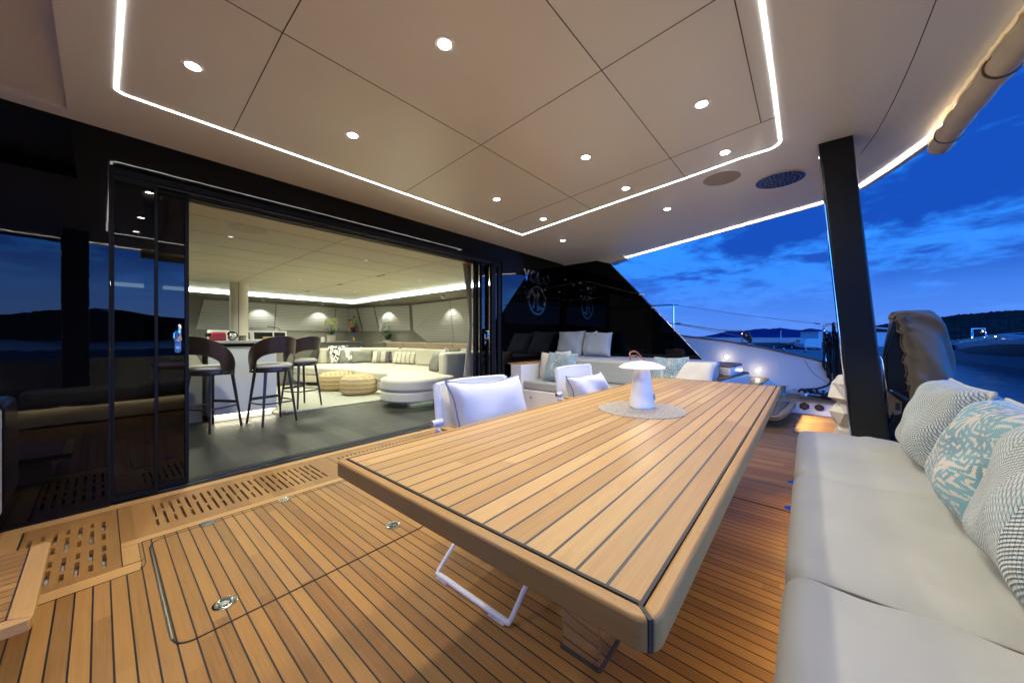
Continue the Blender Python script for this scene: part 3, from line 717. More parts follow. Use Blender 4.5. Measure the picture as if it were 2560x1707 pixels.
# deck hatch (flush, hinged)
def hatch():
    o = thing('deck_hatch', (.7, 2.2, 0), 'large flush teak hatch in the deck with round hinges and steel ring latches', 'hatch')
    x0, x1, y0, y1 = .172, 1.248, 1.700, 2.688; P_ = rrect(x0, x1, y0, y1, .055, 8); MB().prism(rrect(x0 + .004, x1 - .004, y0 + .004, y1 - .004, .052, 8), .0008, .0030).build('lid', M['deck'], o, smooth=False)
    ring = [(x, y, .0015) for x, y in P_]; MB().tube(ring, .0028, 6, closed=True).build('gap', M['caulk'], o)
    MB().tube([(.1695, y, .0012) for y in (1.76, 1.9, 2.1, 2.3, 2.5, 2.62)], .0050, 6).build('edge_strip', M['steel'], o)
    for c in ((.408, 2.692), (.80, 2.688)):
        h = MB().disc((c[0], c[1], .003), .036, .0035, 28).build('hinge', M['steel'], o); mb = MB().box(c[0] - .036, c[0] + .036, c[1] - .0012, c[1] + .0012, .0062, .0078)
        sub(mb, 'hinge_pin', M['chrome'], h)
    for c in ((.333, 1.832), (1.103, 1.842)):
        h = MB().lathe([(.042, .003), (.042, .0055), (.037, .0075), (.030, .0068)], (c[0], c[1], 0), 30).build('latch', M['chrome'], o)
        mb = MB().disc((c[0], c[1], .0066), .028, .0006, 24); sub(mb, 'latch_well', pmat('latch_well', (.16, .155, .14), .3, metal=.8), h)
        mb = MB(); a0 = -.9
        mb.tube([(c[0] + .021 * math.cos(a0 + q), c[1] + .021 * math.sin(a0 + q), .010) for q in [i * math.pi / 8 for i in range(13)]], .0032, 6); mb.box(c[0] - .010, c[0] + .012, c[1] - .026, c[1] - .015, .007, .0105)
        sub(mb, 'latch_ring', M['chrome'], h)
hatch()
# second hatch outline further aft, by the pillar
o = thing('side_hatch', (5.6, .0, 0), 'small deck hatch with two pointed steel hinges by the power sockets', 'hatch')
MB().tube([(6.19, .124, .001), (5.20, .121, .001), (5.15, .10, .001), (5.10, .03, .001), (5.08, -.5, .001)], .004, 6).build('gap', M['caulk'], o)
for x in (6.03, 5.36): MB().lathe([(.05, .0), (.05, .004)], (x, .125, 0), 20, sx=.55, sy=1.5).build('hinge', M['steel'], o)
tag(MB().tube([(2.78, -.03, .001), (2.80, .16, .001), (2.84, .9, .001)], .0035, 6).build('deck_joint', M['caulk']), 'fine dark joint across the deck planks under the table', 'deck joint')
for x, lb in ((3.38, 'blue glinting hinge plate on the deck at the sofa foot, farther one'), (2.86, 'blue glinting hinge plate on the deck at the sofa foot, nearer one')):
    tag(MB().lathe([(.035, 0), (.035, .003)], (x, .075, 0), 20, sx=1.0, sy=1.1).build('hinge_plate', M['chrome']), lb, 'hinge', 'hinge plates at the sofa foot')

# low teak step at the left
def step():
    o = thing('teak_step', (-.6, 2.2, 0), 'low floating teak step with thick border plank at the lower left', 'step')
    x1, y0, y1 = -.140, 1.895, 2.555; zt = .200
    MB().box(-1.4, x1 - .055, y0 + .052, y1 - .012, .165, zt).build('tread', M['tread'], o, smooth=False)
    MB().prism([(x1 - .053, y0 + .050), (x1 - .002, y0 + .012), (x1, y0 + .03), (x1, y1 - .02), (x1 - .012, y1), (x1 - .053, y1 - .012)], .164, zt + .0005).build('side_border', M['border_y'], o, bevel=.003)
    MB().prism([(-1.4, y0), (x1 - .008, y0), (x1 - .002, y0 + .010), (x1 - .054, y0 + .048), (-1.4, y0 + .048)], .164, zt + .0008).build('front_border', M['border_x'], o, bevel=.003)
    MB().box(-1.4, x1 - .053, y0 + .048, y0 + .052, .17, zt + .001).box(x1 - .056, x1 - .053, y0 + .05, y1 - .012, .17, zt + .001).build('caulk_line', M['caulk'], o, smooth=False)
    MB().box(-1.4, x1 - .10, y0 + .12, y1 - .06, 0, .164).build('riser', M['gel'], o)
step()
tag(MB().prism([(2.87, .10), (3.44, .10), (3.44, .72), (2.97, .72), (2.90, .62)], -.60, -.352, 'x').build('side_moulding', M['gel'], bevel=.03), 'white moulded panel end at the left edge beside the black glass', 'panel')

# ================================================================== HARDTOP / CEILING
ZC = 2.44
outer = [(5.72, 3.50), (5.90, 2.95), (5.88, 2.50), (5.32, 1.20), (4.70, -.16), (4.60, -.30), (4.42, -.42), (4.05, -.56), (3.60, -.69), (3.0, -.78), (2.2, -.86), (1.2, -.9), (.2, -.9), (-.6, -.84), (-1.2, -.6), (-1.7, 0)]
poly = outer + [(-2.4, 1.6), (-2.6, 2.2), (-.125, 2.2), (-.125, 3.335), (-2.6, 3.335), (-2.6, 3.50)]
ceil = thing('hardtop_ceiling', (1.7, 1.5, ZC), 'smooth pale ceiling of the cockpit roof with panel joints and a light line', 'ceiling')
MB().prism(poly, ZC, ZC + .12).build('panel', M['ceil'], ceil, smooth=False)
# recessed pocket at the upper left
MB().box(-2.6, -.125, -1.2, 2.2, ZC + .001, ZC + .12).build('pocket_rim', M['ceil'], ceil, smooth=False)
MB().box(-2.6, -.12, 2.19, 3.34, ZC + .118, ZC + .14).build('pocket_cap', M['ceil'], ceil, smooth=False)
MB().box(-2.6, 5.7, 3.485, 3.50, 2.236, ZC + .14).box(-2.6, .03, 3.485, 3.50, 0, 2.235).build('bulkhead_backing', M['joint'], ceil, smooth=False)
mb = MB(); mb.add([(-2.6, 3.33, ZC + .015), (-.13, 3.33, ZC + .015), (-.13, 2.2, ZC + .11), (-2.6, 2.2, ZC + .11)], [(0, 1, 2, 3)]); mb.build('pocket', M['gel'], ceil, smooth=False)
def strip(p, q, w_, z0, z1, mb):
    p = Vector((*p, 0)); q = Vector((*q, 0)); t = (q - p).normalized(); n = Vector((-t.y, t.x, 0)) * w_ / 2
    c = [p - n, q - n, q + n, p + n]; mb.prism([(a_.x, a_.y) for a_ in c], z0, z1); return mb
mb = MB(); jz = (ZC - .0012, ZC + .003)
for p, q in (((.561, 2.872), (.520, 1.766)), ((.520, 1.766), (.495, .15)), ((1.828, 2.872), (1.721, 1.741)), ((1.721, 1.741), (1.57, .15)), ((3.096, 2.86), (2.919, 1.735)), ((2.919, 1.735), (2.665, .15)),
             ((.065, 1.768), (.520, 1.766)), ((.520, 1.766), (1.721, 1.741)), ((1.721, 1.741), (3.36, 1.733)), ((.065, .80), (1.622, .79)), ((1.622, .79), (3.185, .782)), ((.065, .22), (2.675, .221))):
    strip(p, q, .0042, *jz, mb)
jl = [(1.4, -.392), (2.2, -.392), (2.5, -.390), (2.706, -.384), (2.9, -.376), (3.1, -.364), (3.3, -.346), (3.45, -.325), (3.601, -.299)]
for p, q in zip(jl, jl[1:]): strip(p, q, .004, *jz, mb)
mb.build('panel_joint', M['joint'], ceil, smooth=False)
# LED rectangle
def ledpath(pts, w_, z0, z1, mat, name, parent, ws=None):
    mb = MB(); L_ = []; Rr = []
    n_ = len(pts)
    for i, p in enumerate(pts):
        a_ = Vector(pts[max(0, i - 1)]); b_ = Vector(pts[min(n_ - 1, i + 1)])
        p = Vector(p); d0 = (p - a_).normalized() if i else (b_ - p).normalized(); d1 = (b_ - p).normalized() if i < n_ - 1 else d0
        t = (d0 + d1).normalized(); nn = Vector((-t.y, t.x)); k_ = (ws[i] if ws else w_) / 2 / max(.4, abs(nn.dot(Vector((-d1.y, d1.x)))))
        L_.append(p - nn * k_); Rr.append(p + nn * k_)
    vs = [(q.x, q.y, z0) for q in L_] + [(q.x, q.y, z0) for q in Rr] + [(q.x, q.y, z1) for q in L_] + [(q.x, q.y, z1) for q in Rr]
    fs = []
    for i in range(n_ - 1):
        fs += [(i, i + 1, n_ + i + 1, n_ + i), (2 * n_ + i, 3 * n_ + i, 3 * n_ + i + 1, 2 * n_ + i + 1), (i, 2 * n_ + i, 2 * n_ + i + 1, i + 1), (n_ + i, n_ + i + 1, 3 * n_ + i + 1, 3 * n_ + i)]
    return mb.add(vs, fs).build(name, mat, parent, smooth=False)
ledline = thing('ceiling_led_line', (1.7, 1.5, ZC), 'thin glowing light line set as a large rectangle in the ceiling', 'light strip')
lp = [(.055, .15), (.055, 1.0), (.057, 2.86), (.085, 2.884), (1.8, 2.878), (3.59, 2.862), (3.374, 1.733), (3.200, .80), (3.105, .36)]
for i in range(1, 6): a_ = R(90 * i / 5); lp.append((3.0 + .10 * math.cos(a_), .24 - .10 * math.sin(a_)))
lp += [(2.3, .137), (1.2, .14), (.055, .15)]
ledpath(lp, .0125, ZC - .003, ZC + .002, M['led'], 'led_strip', ledline)
# outer edge: glowing strip and lip
edge = thing('roof_edge_light', (4.6, 0, ZC), 'curved glowing strip along the outer edge of the roof', 'light strip')
op = [(5.79, 2.46), (5.32, 1.40), (4.66, -.08), (4.56, -.22), (4.345, -.354), (4.0, -.49), (3.59, -.624), (3.0, -.72), (2.2, -.80), (1.2, -.84), (0, -.83), (-.8, -.76), (-1.4, -.56)]
ledpath(op, .020, ZC - .006, ZC + .001, M['led2'], 'led_strip', edge)
inn = [(a_ * 1.0, b_) for a_, b_ in op]
mb = MB()
def offs(pts, dd):
    out = []
    for i, p in enumerate(pts):
        a_ = Vector(pts[max(0, i - 1)]); b_ = Vector(pts[min(len(pts) - 1, i + 1)]); t = (b_ - a_).normalized(); n = Vector((-t.y, t.x)); out.append(Vector(p) + n * dd)
    return out
ou = offs(op, .035); ou2 = offs(op, .085)
if (ou[3] - Vector((2, 2))).length < (Vector(op[3]) - Vector((2, 2))).length: ou = offs(op, -.035); ou2 = offs(op, -.085)
vs = []; fs = []
for a_, b_ in zip(ou, ou2): vs += [(a_.x, a_.y, ZC + .0), (a_.x, a_.y, ZC - .012), (b_.x, b_.y, ZC - .006), (b_.x, b_.y, ZC + .10)]
for i in range(len(ou) - 1):
    for j in range(3): fs.append((4 * i + j, 4 * i + j + 1, 4 * i + j + 5, 4 * i + j + 4))
mb.add(vs, fs); mb.build('lip', M['gel'], edge, ang=60)
# a softly domed margin inside the strip
# vent + shower head disc + speaker
o = thing('shower_head', (3.73, .18, ZC), 'round chrome rain shower head with dark blue face flush in the ceiling', 'shower head')
MB().lathe([(.170, -.012), (.170, .002)], (3.735, .178, ZC), 40).build('rim', M['chrome'], o)
MB().lathe([(.160, -.015), (.160, -.010)], (3.735, .178, ZC), 40).build('face', pmat('dark_blue_rubber', (.012, .03, .12), .25, metal=.5), o)
nzm = pmat('pale_nozzle', (.45, .48, .6), .5)
for rr, nn_ in ((.02, 5), (.06, 12), (.10, 20), (.14, 28)):
    for i in range(nn_): a_ = 2 * math.pi * i / nn_; MB().lathe([(.0042, -.019), (.0042, -.014)], (3.735 + rr * math.cos(a_), .178 + rr * math.sin(a_), ZC), 6).build('nozzle', nzm, o, smooth=False)
o = thing('ceiling_speaker', (3.40, .55, ZC), 'round pale speaker grille painted like the ceiling beside the shower head', 'speaker')
MB().lathe([(.135, -.0035), (.140, .002)], (3.405, .555, ZC), 40).build('grille', pmat('speaker_grille', (.46, .42, .40), .6, bump=.8, bscale=500), o)
# downlights
def downlight(i, x, y, label, p=20.5, vis=True):
    global DL
    if i == 0:
        o = thing('ceiling_downlight', (0, 0, 0), label, 'ceiling light', 'round downlights in the cockpit ceiling', world=False)
        MB().lathe([(.045, -.003), (.048, .002)], n=28).build('trim_ring', M['white'], o)
        MB().lathe([(.016, -.007), (.029, -.0032), (.029, .001)], n=28).build('lens', M['spotlens'], o)
        ld = lampdata('downlight', 'SPOT', p, (1., .92, .78), spot_size=R(150), spot_blend=.75, shadow_soft_size=.045)
        l = light('bulb', ld, (0, 0, -.02), o); o.location = (x, y, ZC); DL = o
    else: dup(DL, (x, y, ZC), 0, label)
dls = [(.297, 2.322, 'downlight nearest the upper left corner of the glowing rectangle'), (1.019, 1.267, 'largest downlight, at the top centre of the ceiling'), (1.086, 2.308, 'downlight above the left part of the open doors, second from the left in its row'),
       (2.497, 2.309, 'third downlight along the row nearest the doors'), (3.255, 2.290, 'small downlight inside the far corner of the glowing rectangle'),
       (2.342, 1.262, 'downlight in the middle of the ceiling, in the second row'), (3.067, 1.250, 'small downlight near the glowing line, far end of the second row'),
       (2.240, .464, 'bright downlight near the right side of the glowing rectangle'), (2.935, .456, 'downlight by the rounded corner of the glowing rectangle'),
       (4.158, 2.595, 'smallest downlight, outside the rectangle near the logo'), (3.840, 1.119, 'small downlight outside the rectangle towards the sky'),
       (.297, 1.267, 'downlight above the camera, out of frame on the left'), (1.10, .464, 'downlight above the table head, out of frame'), (.297, .464, 'downlight over the near sofa, out of frame'), (-.9, 2.3, 'downlight over the low step, out of frame')]
for i, (x, y, lb) in enumerate(dls): downlight(i, x, y, lb)

# pillars
def pillar(xs, label, name='black_pillar'):
    o = thing(name, (xs[0], -.3, 0), label, 'pillar', 'black leaning pillars holding the roof'); mb = MB(); x0, x1 = xs
    vs = []
    for z, ya, yb in ((0, -.262, -.436), (ZC + .02, -.058, -.231)):
        for x in (x0, x1): vs += [(x, ya, z), (x, yb, z)]
    mb.add(vs, [(0, 1, 3, 2), (4, 6, 7, 5), (0, 4, 5, 1), (2, 3, 7, 6), (0, 2, 6, 4), (1, 5, 7, 3)]); mb.build('post', M['satinblack'], o, bevel=.012, seg=3)
    MB().tube([(x0 + .002, -.262 + .004, 0), (x0 + .002, -.056, ZC)], .0045, 8).build('edge_trim', M['chrome'], o)
pillar((3.23, 3.44), 'wide black pillar leaning outwards at the far end of the sofa')
pillar((-.31, -.09), 'black pillar on the near side, out of frame behind the camera')

# rolled side curtain on the roof edge
o = thing('rolled_curtain', (3.4, -.7, 2.35), 'rolled cream canvas curtain strapped under the outer roof edge', 'curtain'); mb = MB(); rnd = random.Random(11)
pa = [Vector(p) for p in [(3.60, -.668, 2.352), (3.5, -.668, 2.356), (3.2, -.672, 2.36), (2.81, -.687, 2.362), (2.53, -.703, 2.362), (2.2, -.73, 2.36), (1.4, -.77, 2.36), (.4, -.78, 2.36)]]; pts = []
for a_, b_ in zip(pa, pa[1:]):
    for i in range(8): pts.append(a_.lerp(b_, i / 8))
pts.append(pa[-1]); rs = [min(.056, .034 + .010 * i) + .003 * math.sin(i * 1.3) for i in range(len(pts))]
MB().tube(pts, rs, 18).build('roll', M['canvas'], o, ang=70)
mb = MB(); row = []
for i, p in enumerate(pts): row.append((p, .006 * math.sin(i * 2.1) + .004 * rnd.random()))
vs = []; fs = []
for p, w_ in row: vs += [p + Vector((0, .046 + w_ * .5, .030)), p + Vector((0, .052 - w_ * 1.2, .056)), p + Vector((0, .040 + w_ * 1.5, .072 + w_ * .6))]
for i in range(len(row) - 1):
    for j in range(2): fs.append((3 * i + j, 3 * i + j + 1, 3 * i + j + 4, 3 * i + j + 3))
mb.add(vs, fs).build('skirt', M['skirt'], o, ang=80)
for p in (pts[11], pts[27]):
    mb = MB(); mb.tube([(p.x, p.y + .058 * math.cos(q), p.z + .058 * math.sin(q)) for q in [2 * math.pi * i / 20 for i in range(20)]], .006, 6, closed=True); mb.build('strap', pmat('brown_strap', (.16, .12, .09), .7), o)

# ================================================================== GLASS BULKHEAD
YB = 3.46
o = thing('glass_bulkhead_panel', (-.15, YB, 0), 'tall black glass panel at the left mirroring the sky and pillar', 'glass wall'); 
MB().box(-1.4, .036, YB, YB + .02, .004, ZC - .001).build('pane', M['bglass'], o, smooth=False)
MB().box(-1.4, .036, YB - .006, YB + .03, -.02, .012).box(.036, .044, YB - .004, YB + .08, 0, 2.215).build('frame', M['blackframe'], o, smooth=False)
o = thing('door_header', (2, YB, 2.2), 'long black glass band above the sliding doors', 'header')
MB().box(.037, 3.862, YB, YB + .02, 2.222, ZC - .001).build('pane', M['bglass'], o, smooth=False)
MB().box(.045, 3.862, YB + .02, YB + .30, 2.175, 2.235).build('track_box', M['blackframe'], o, smooth=False)
mb = MB()
for y in (3.50, 3.56, 3.62): mb.box(.05, 3.86, y, y + .006, 2.160, 2.175)
mb.build('track_rail', M['plastic_b'], o, smooth=False)
o = thing('glass_bulkhead_panel', (4.7, YB, 0), 'black glass panel carrying the silver name beside the doors', 'glass wall')
MB().box(3.863, 5.605, YB, YB + .02, .0, ZC - .001).build('pane', M['bglass'], o, smooth=False)
MB().box(5.603, 5.607, YB - .002, YB, .5, ZC).build('joint', M['joint'], o, smooth=False)
# sliding doors
def door(x0, x1, y, label, handle=None, glass='dglass', stiles=(.016, .016), side=1):
    o = thing('sliding_door', ((x0 + x1) / 2, y, 0), label, 'sliding door', 'black framed sliding glass doors'); a_, b_ = stiles
    MB().box(x0, x0 + a_, y, y + .045, .012, 2.17).build('stile', M['blackframe'], o, bevel=.002)
    MB().box(x1 - b_, x1, y, y + .045, .012, 2.17).build('stile', M['blackframe'], o, bevel=.002)
    MB().box(x0 + a_, x1 - b_, y + .002, y + .043, .012, .045).build('bottom_rail', M['blackframe'], o)
    MB().box(x0 + a_, x1 - b_, y + .002, y + .043, 2.13, 2.17).build('top_rail', M['blackframe'], o)
    MB().box(x0 + a_, x1 - b_, y + .018, y + .026, .045, 2.13).build('pane', M[glass], o, smooth=False)
    if handle:
        hx, hz = handle; p = MB().prism(rrect(hx - .019, hx + .017, hz - .10, hz + .062, .017, 5), y - .006, y, 'y').build('handle_plate', M['chrome'], o, bevel=.002)
        mb = MB().tube([(hx + .004, y - .008, hz + .105), (hx + .004, y - .045, hz + .100), (hx + .004, y - .050, hz + .085), (hx + .004, y - .050, hz + .02), (hx + .004, y - .045, hz - .005), (hx + .004, y - .008, hz - .012)], .0095, 10)
        sub(mb, 'grip', M['chrome'], p)
        mb = MB().tube([(hx - .012, y - .006, hz + .06), (hx - .022, y - .022, hz + .045), (hx - .024, y - .025, hz + .01), (hx - .015, y - .006, hz - .015)], .004, 6); sub(mb, 'lock_bow', M['chrome'], p)
        mb = MB().disc((hx - .001, hz - .062, y - .010), .012, .004, 18, 'y'); sub(mb, 'key_cover', M['steel'], p)
        mb = MB().prism(rrect(hx - .006, hx + .014, hz - .012, hz + .016, .006, 3), y - .058, y - .054, 'y'); sub(mb, 'wood_insert', M['tan'], p)
    return o
door(.045, .262, 3.475, 'left sliding glass door leaf next to the black glass wall')
door(.262, .430, 3.530, 'second sliding door leaf with a chrome handle at the edge of the opening', handle=(.370, 1.083), stiles=(.006, .022))
door(3.430, 3.50, 3.585, 'sliding door leaf at the right edge of the opening beside the curtain', glass='dglass2', stiles=(.018, .010))
door(3.50, 3.655, 3.530, 'right sliding door leaf with a chrome pull handle', handle=(3.575, 1.083), glass='dglass2', stiles=(.010, .02))
door(3.655, 3.862, 3.475, 'outermost right door leaf against the black glass', glass='dglass', stiles=(.085, .07))
# sill tracks
o = thing('door_sill', (2, 3.55, 0), 'black ribbed sill with steel rails under the sliding doors', 'door sill')
MB().box(.04, 3.87, 3.459, 3.66, -.03, .004).build('sill', M['blackframe'], o, smooth=False)
mb = MB()
for y in (3.500, 3.580): mb.box(.045, 3.865, y, y + .007, .004, .011)
mb.build('rail', pmat('dull_rail', (.16, .16, .17), .45, metal=1.), o, smooth=False)

# side wing of black glass
o = thing('side_glass_wing', (5.6, 2.5, .5), 'black glass side wing sloping down diagonally behind the lounge cushions', 'glass wall')
WG = [(3.46, 2.44), (2.76, 2.44), (2.56, 2.345), (1.18, .80), (.98, .58), (3.46, .58)]
MB().prism(WG, 5.604, 5.64, 'x').build('pane', M['wglass'], o, smooth=False)
MB().tube([(5.61, 2.77, 2.45), (5.61, 2.57, 2.35), (5.61, 1.87, 1.60), (5.61, 1.185, .81), (5.61, .97, .57)], .006, 8).build('edge_trim', M['steel'], o)
for (y, z) in ((2.02, 1.765), (1.83, 1.553), (1.50, 1.185)): MB().box(5.59, 5.63, y - .035, y + .035, z - .0, z + .02, ).build('hinge_block', M['gel'], o, bevel=.004)
# pale moulding joining wing top and roof
tag(MB().prism([(2.55, 2.34), (2.30, 2.40), (2.30, 2.45), (3.48, 2.45), (3.48, 2.425), (2.80, 2.425)], 5.56, 5.80, 'x').build('roof_corner_moulding', M['gel'], bevel=.012), 'pale moulding where the roof meets the black side wing', 'moulding')

# lettering and emblem on the bulkhead
sign = thing('bulkhead_sign', (4.74, YB, 1.7), 'polished silver lettering above a round monogram on the black glass', 'sign')
def glyph(name, polys, y0=YB - .010, y1=YB - .002):
    mb = MB()
    for p in polys: mb.prism(p, y0, y1, 'y')
    return mb.build(name, M['sil'], sign, smooth=False, bevel=0)
M['sil'] = pmat('polished_letter', (.80, .82, .86), .10, metal=1.)
def ringp(cx, cz, rx, rz, wd, n=32, wz=None):
    mb = MB(); wz = wz or wd; vs = []; fs = []
    for i in range(n):
        a_ = 2 * math.pi * i / n
        for k_, yy in ((1, YB - .010), (1, YB - .002)):
            vs.append((cx + rx * math.cos(a_), yy, cz + rz * math.sin(a_))); vs.append((cx + (rx - wd) * math.cos(a_), yy, cz + (rz - wz) * math.sin(a_)))
    for i in range(n):
        j = (i + 1) % n; a_, b_ = 4 * i, 4 * j
        fs += [(a_, a_ + 1, b_ + 1, b_), (a_ + 2, b_ + 2, b_ + 3, a_ + 3), (a_, b_, b_ + 2, a_ + 2), (a_ + 1, a_ + 3, b_ + 3, b_ + 1)]
    return mb.add(vs, fs)
glyph('letter', [[(4.36, 2.19), (4.405, 2.19), (4.452, 2.105), (4.452, 2.075), (4.425, 2.075)], [(4.525, 2.19), (4.480, 2.19), (4.430, 2.10), (4.430, 2.075), (4.463, 2.075)], [(4.420, 2.09), (4.462, 2.09), (4.462, 1.995), (4.420, 1.995)]])
ringp(4.635, 2.093, .098, .098, .034).build('letter', M['sil'], sign, smooth=False)
glyph('letter', [[(4.765, 2.19), (4.808, 2.19), (4.808, 1.995), (4.765, 1.995)], [(4.80, 2.035), (4.895, 2.035), (4.895, 1.995), (4.80, 1.995)]])
ringp(5.012, 2.093, .098, .098, .034).build('letter', M['sil'], sign, smooth=False)
ringp(4.738, 1.708, .246, .246, .034, 56).build('monogram_ring', M['sil'], sign, smooth=False)
mb = MB()
for p in ([(4.575, 1.865), (4.618, 1.885), (4.725, 1.74), (4.69, 1.72)], [(4.735, 1.895), (4.778, 1.895), (4.635, 1.56), (4.595, 1.575)], [(4.735, 1.895), (4.782, 1.895), (4.782, 1.53), (4.735, 1.53)], [(4.775, 1.605), (4.930, 1.605), (4.895, 1.555), (4.775, 1.555)]):
    mb.prism(p, YB - .0095, YB - .0025, 'y')
mb.build('monogram', M['sil'], sign, smooth=False)

# ================================================================== TABLE
tb = thing('teak_table', (1.83, .6, 0), 'large teak dining table with black caulk lines and rounded corners', 'table')
TX0, TX1, TY0, TY1 = .445, 3.222, .143, 1.063
TOP = .740
MB().box(.4755, 3.197, .1735, 1.0345, TOP - .040, TOP).build('tabletop', M['table'], tb, smooth=False)
def tborder():
    r = .030
    def corner(cx, cy, a0, n=6): return [(cx + r * math.cos(R(a0 + 90 * i / n)), cy + r * math.sin(R(a0 + 90 * i / n))) for i in range(n + 1)]
    xi0, xi1, yi0, yi1 = .4705, 3.202, .1685, 1.0395
    def half(c, lo): return c[:4] if lo else c[3:]
    SW = corner(TX0 + r, TY0 + r, 180); SE = corner(TX1 - r, TY0 + r, 270); NE = corner(TX1 - r, TY1 - r, 0); NW = corner(TX0 + r, TY1 - r, 90)
    south = [*SW[3:], *SE[:4], (xi1, yi0), (xi0, yi0)]; east = [*SE[3:], *NE[:4], (xi1, yi1), (xi1, yi0)]
    north = [*NE[3:], *NW[:4], (xi0, yi1), (xi1, yi1)]; west = [*NW[3:], *SW[:4], (xi0, yi0), (xi0, yi1)]
    for p, m in ((south, 'tborder_x'), (north, 'tborder_x'), (east, 'tborder_y'), (west, 'tborder_y')):
        MB().prism(p, TOP - .046, TOP + .0002).build('border_plank', M[m], tb, bevel=.0075, seg=3)
tborder()
mb = MB()
mb.box(.470, .4758, .1685, 1.0395, TOP - .03, TOP + .0008).box(3.1968, 3.2025, .1685, 1.0395, TOP - .03, TOP + .0008).box(.4757, 3.197, .1683, .1738, TOP - .03, TOP + .0006).box(.4757, 3.197, 1.0343, 1.0397, TOP - .03, TOP + .0006)
mb.prism([(.4722, .1712), (.4555, .1492), (.4505, .1535), (.4680, .1745)], TOP - .0425, TOP + .0007)
mb.build('caulk_line', M['caulk'], tb, smooth=False)
MB().box(.62, 3.05, .30, .92, TOP - .075, TOP - .047).build('underframe', M['white'], tb, smooth=False)
for i, x in enumerate((1.060, 2.45)):
    pd = MB().prism(rrect(x, x + .152, .520, .668, .008, 4), .004, TOP - .075).build('pedestal', M['chrome'], tb, smooth=True)
    sub(MB().prism(rrect(x - .006, x + .158, .514, .674, .010, 4), 0, .007), 'foot_gasket', M['joint'], pd)

# placemat and lamp
pm = tag(MB().lathe([(.001, .0035), (.200, .0035), (.205, .002), (.205, 0)], (1.735, .630, TOP + .0005), 56, cap=False).build('placemat', M['placemat']), 'round woven silvery placemat under the table lamp', 'placemat')
LX, LY, LZ = 1.775, .640, TOP + .0045
lm = thing('table_lamp', (LX, LY, LZ), 'white cordless mushroom lamp with a brown leather loop on the teak table', 'lamp')
MB().lathe([(.0585, 0), (.0605, .004), (.0600, .012), (.0375, .196), (.0375, .200)], (LX, LY, LZ), 48).build('base', M['lampwhite'], lm)
MB().lathe([(.020, .225), (.060, .2165), (.100, .204), (.1105, .1985), (.1115, .2005), (.108, .2045), (.085, .218), (.050, .2285), (.015, .2335), (.002, .2340)], (LX, LY, LZ), 56, cap=False).build('lamp_shade', M['lampwhite'], lm)
MB().lathe([(.022, .200), (.022, .222)], (LX, LY, LZ), 24).build('diffuser', emis('lamp_diffuser', (1., .86, .62), 22.), lm)
fw = Vector((.7633, .6461, 0)); rt = Vector((.6461, -.7633, 0))
def LP(r_, f_, z): return Vector((LX, LY, LZ)) + rt * r_ + fw * f_ + Vector((0, 0, z))
mb = MB(); mb.tube(bez(LP(.010, 0, .232), LP(-.002, .0, .262), LP(-.030, .02, .300), LP(-.058, .01, .272), 14) + bez(LP(-.058, .01, .272), LP(-.066, -.006, .258), LP(-.054, -.02, .252), LP(-.046, -.02, .258), 8)[1:], .0036, 8)
mb.tube(bez(LP(.012, 0, .232), LP(.0, -.01, .252), LP(-.040, -.012, .270), LP(-.060, -.012, .256), 12) + bez(LP(-.060, -.012, .256), LP(-.070, -.012, .246), LP(-.066, -.01, .236), LP(-.058, -.01, .244), 8)[1:], .0028, 8)
mb.build('leather_loop', M['leather'], lm)
MB().lathe([(.0105, 0), (.0105, .003)], n=20).build('switch', M['steel'], lm)
sw = lm.children[-1]; sw.location = LP(.052, -.0265, .055) - Vector((LX, LY, LZ)); sw.rotation_euler = (R(83), 0, math.atan2(.7633 * .85 - .6461 * -.0, .6461) - R(60)); sw.scale = (.8, 1.6, .6)
light('glow', lampdata('lamp_glow', 'POINT', 1.6, (1., .80, .55), shadow_soft_size=.03), (LX, LY, LZ + .2115), lm)

# ================================================================== PILLOWS
def pillow_mb(BF, BN, TN, TF, th, puff=.10, n=22, seed=1, wr=.006, side=1):
    """Square cushion spanned by four corners; th = full thickness at the centre."""
    rnd = random.Random(seed); BF, BN, TN, TF = map(Vector, (BF, BN, TN, TF))
    ph = [rnd.random() * 6.28 for _ in range(8)]; nrm = (BN - BF).cross(TF - BF).normalized()
    c = (BF + BN + TN + TF) / 4
    def S_(u, v, sgn):
        a_ = 2 * u - 1; b_ = 2 * v - 1
        pin = 1 - puff * (1 - a_ * a_) * b_ ** 8; pin2 = 1 - puff * (1 - b_ * b_) * a_ ** 8
        uu = .5 + .5 * a_ * pin2; vv = .5 + .5 * b_ * pin
        p = BF.lerp(BN, uu).lerp(TF.lerp(TN, uu), vv)
        e = max(0, (1 - a_ ** 4)) * max(0, (1 - b_ ** 4)); h = th / 2 * (e ** .55)
        h += e ** .5 * wr * (math.sin(7 * u + 5 * v + ph[0]) + .7 * math.sin(13 * u * v + ph[1]) + .6 * math.sin(9 * v - 11 * u + ph[2]))
        edge = (1 - e) ** 6
        h += edge * .0
        ro = math.sin(a_ * 9 + ph[3]) * .004 * (abs(b_) ** 6) + math.sin(b_ * 8 + ph[4]) * .004 * (abs(a_) ** 6)
        return p + nrm * (sgn * h + ro)
    mb = MB(); mb.grid(lambda u, v: S_(u, v, 1), n, n); k_ = len(mb.v); mb.grid(lambda u, v: S_(u, v, -1), n, n)
    ring = [S_(i / n, 0, 1) for i in range(n)] + [S_(1, i / n, 1) for i in range(n)] + [S_(1 - i / n, 1, 1) for i in range(n)] + [S_(0, 1 - i / n, 1) for i in range(n)]
    return mb, ring
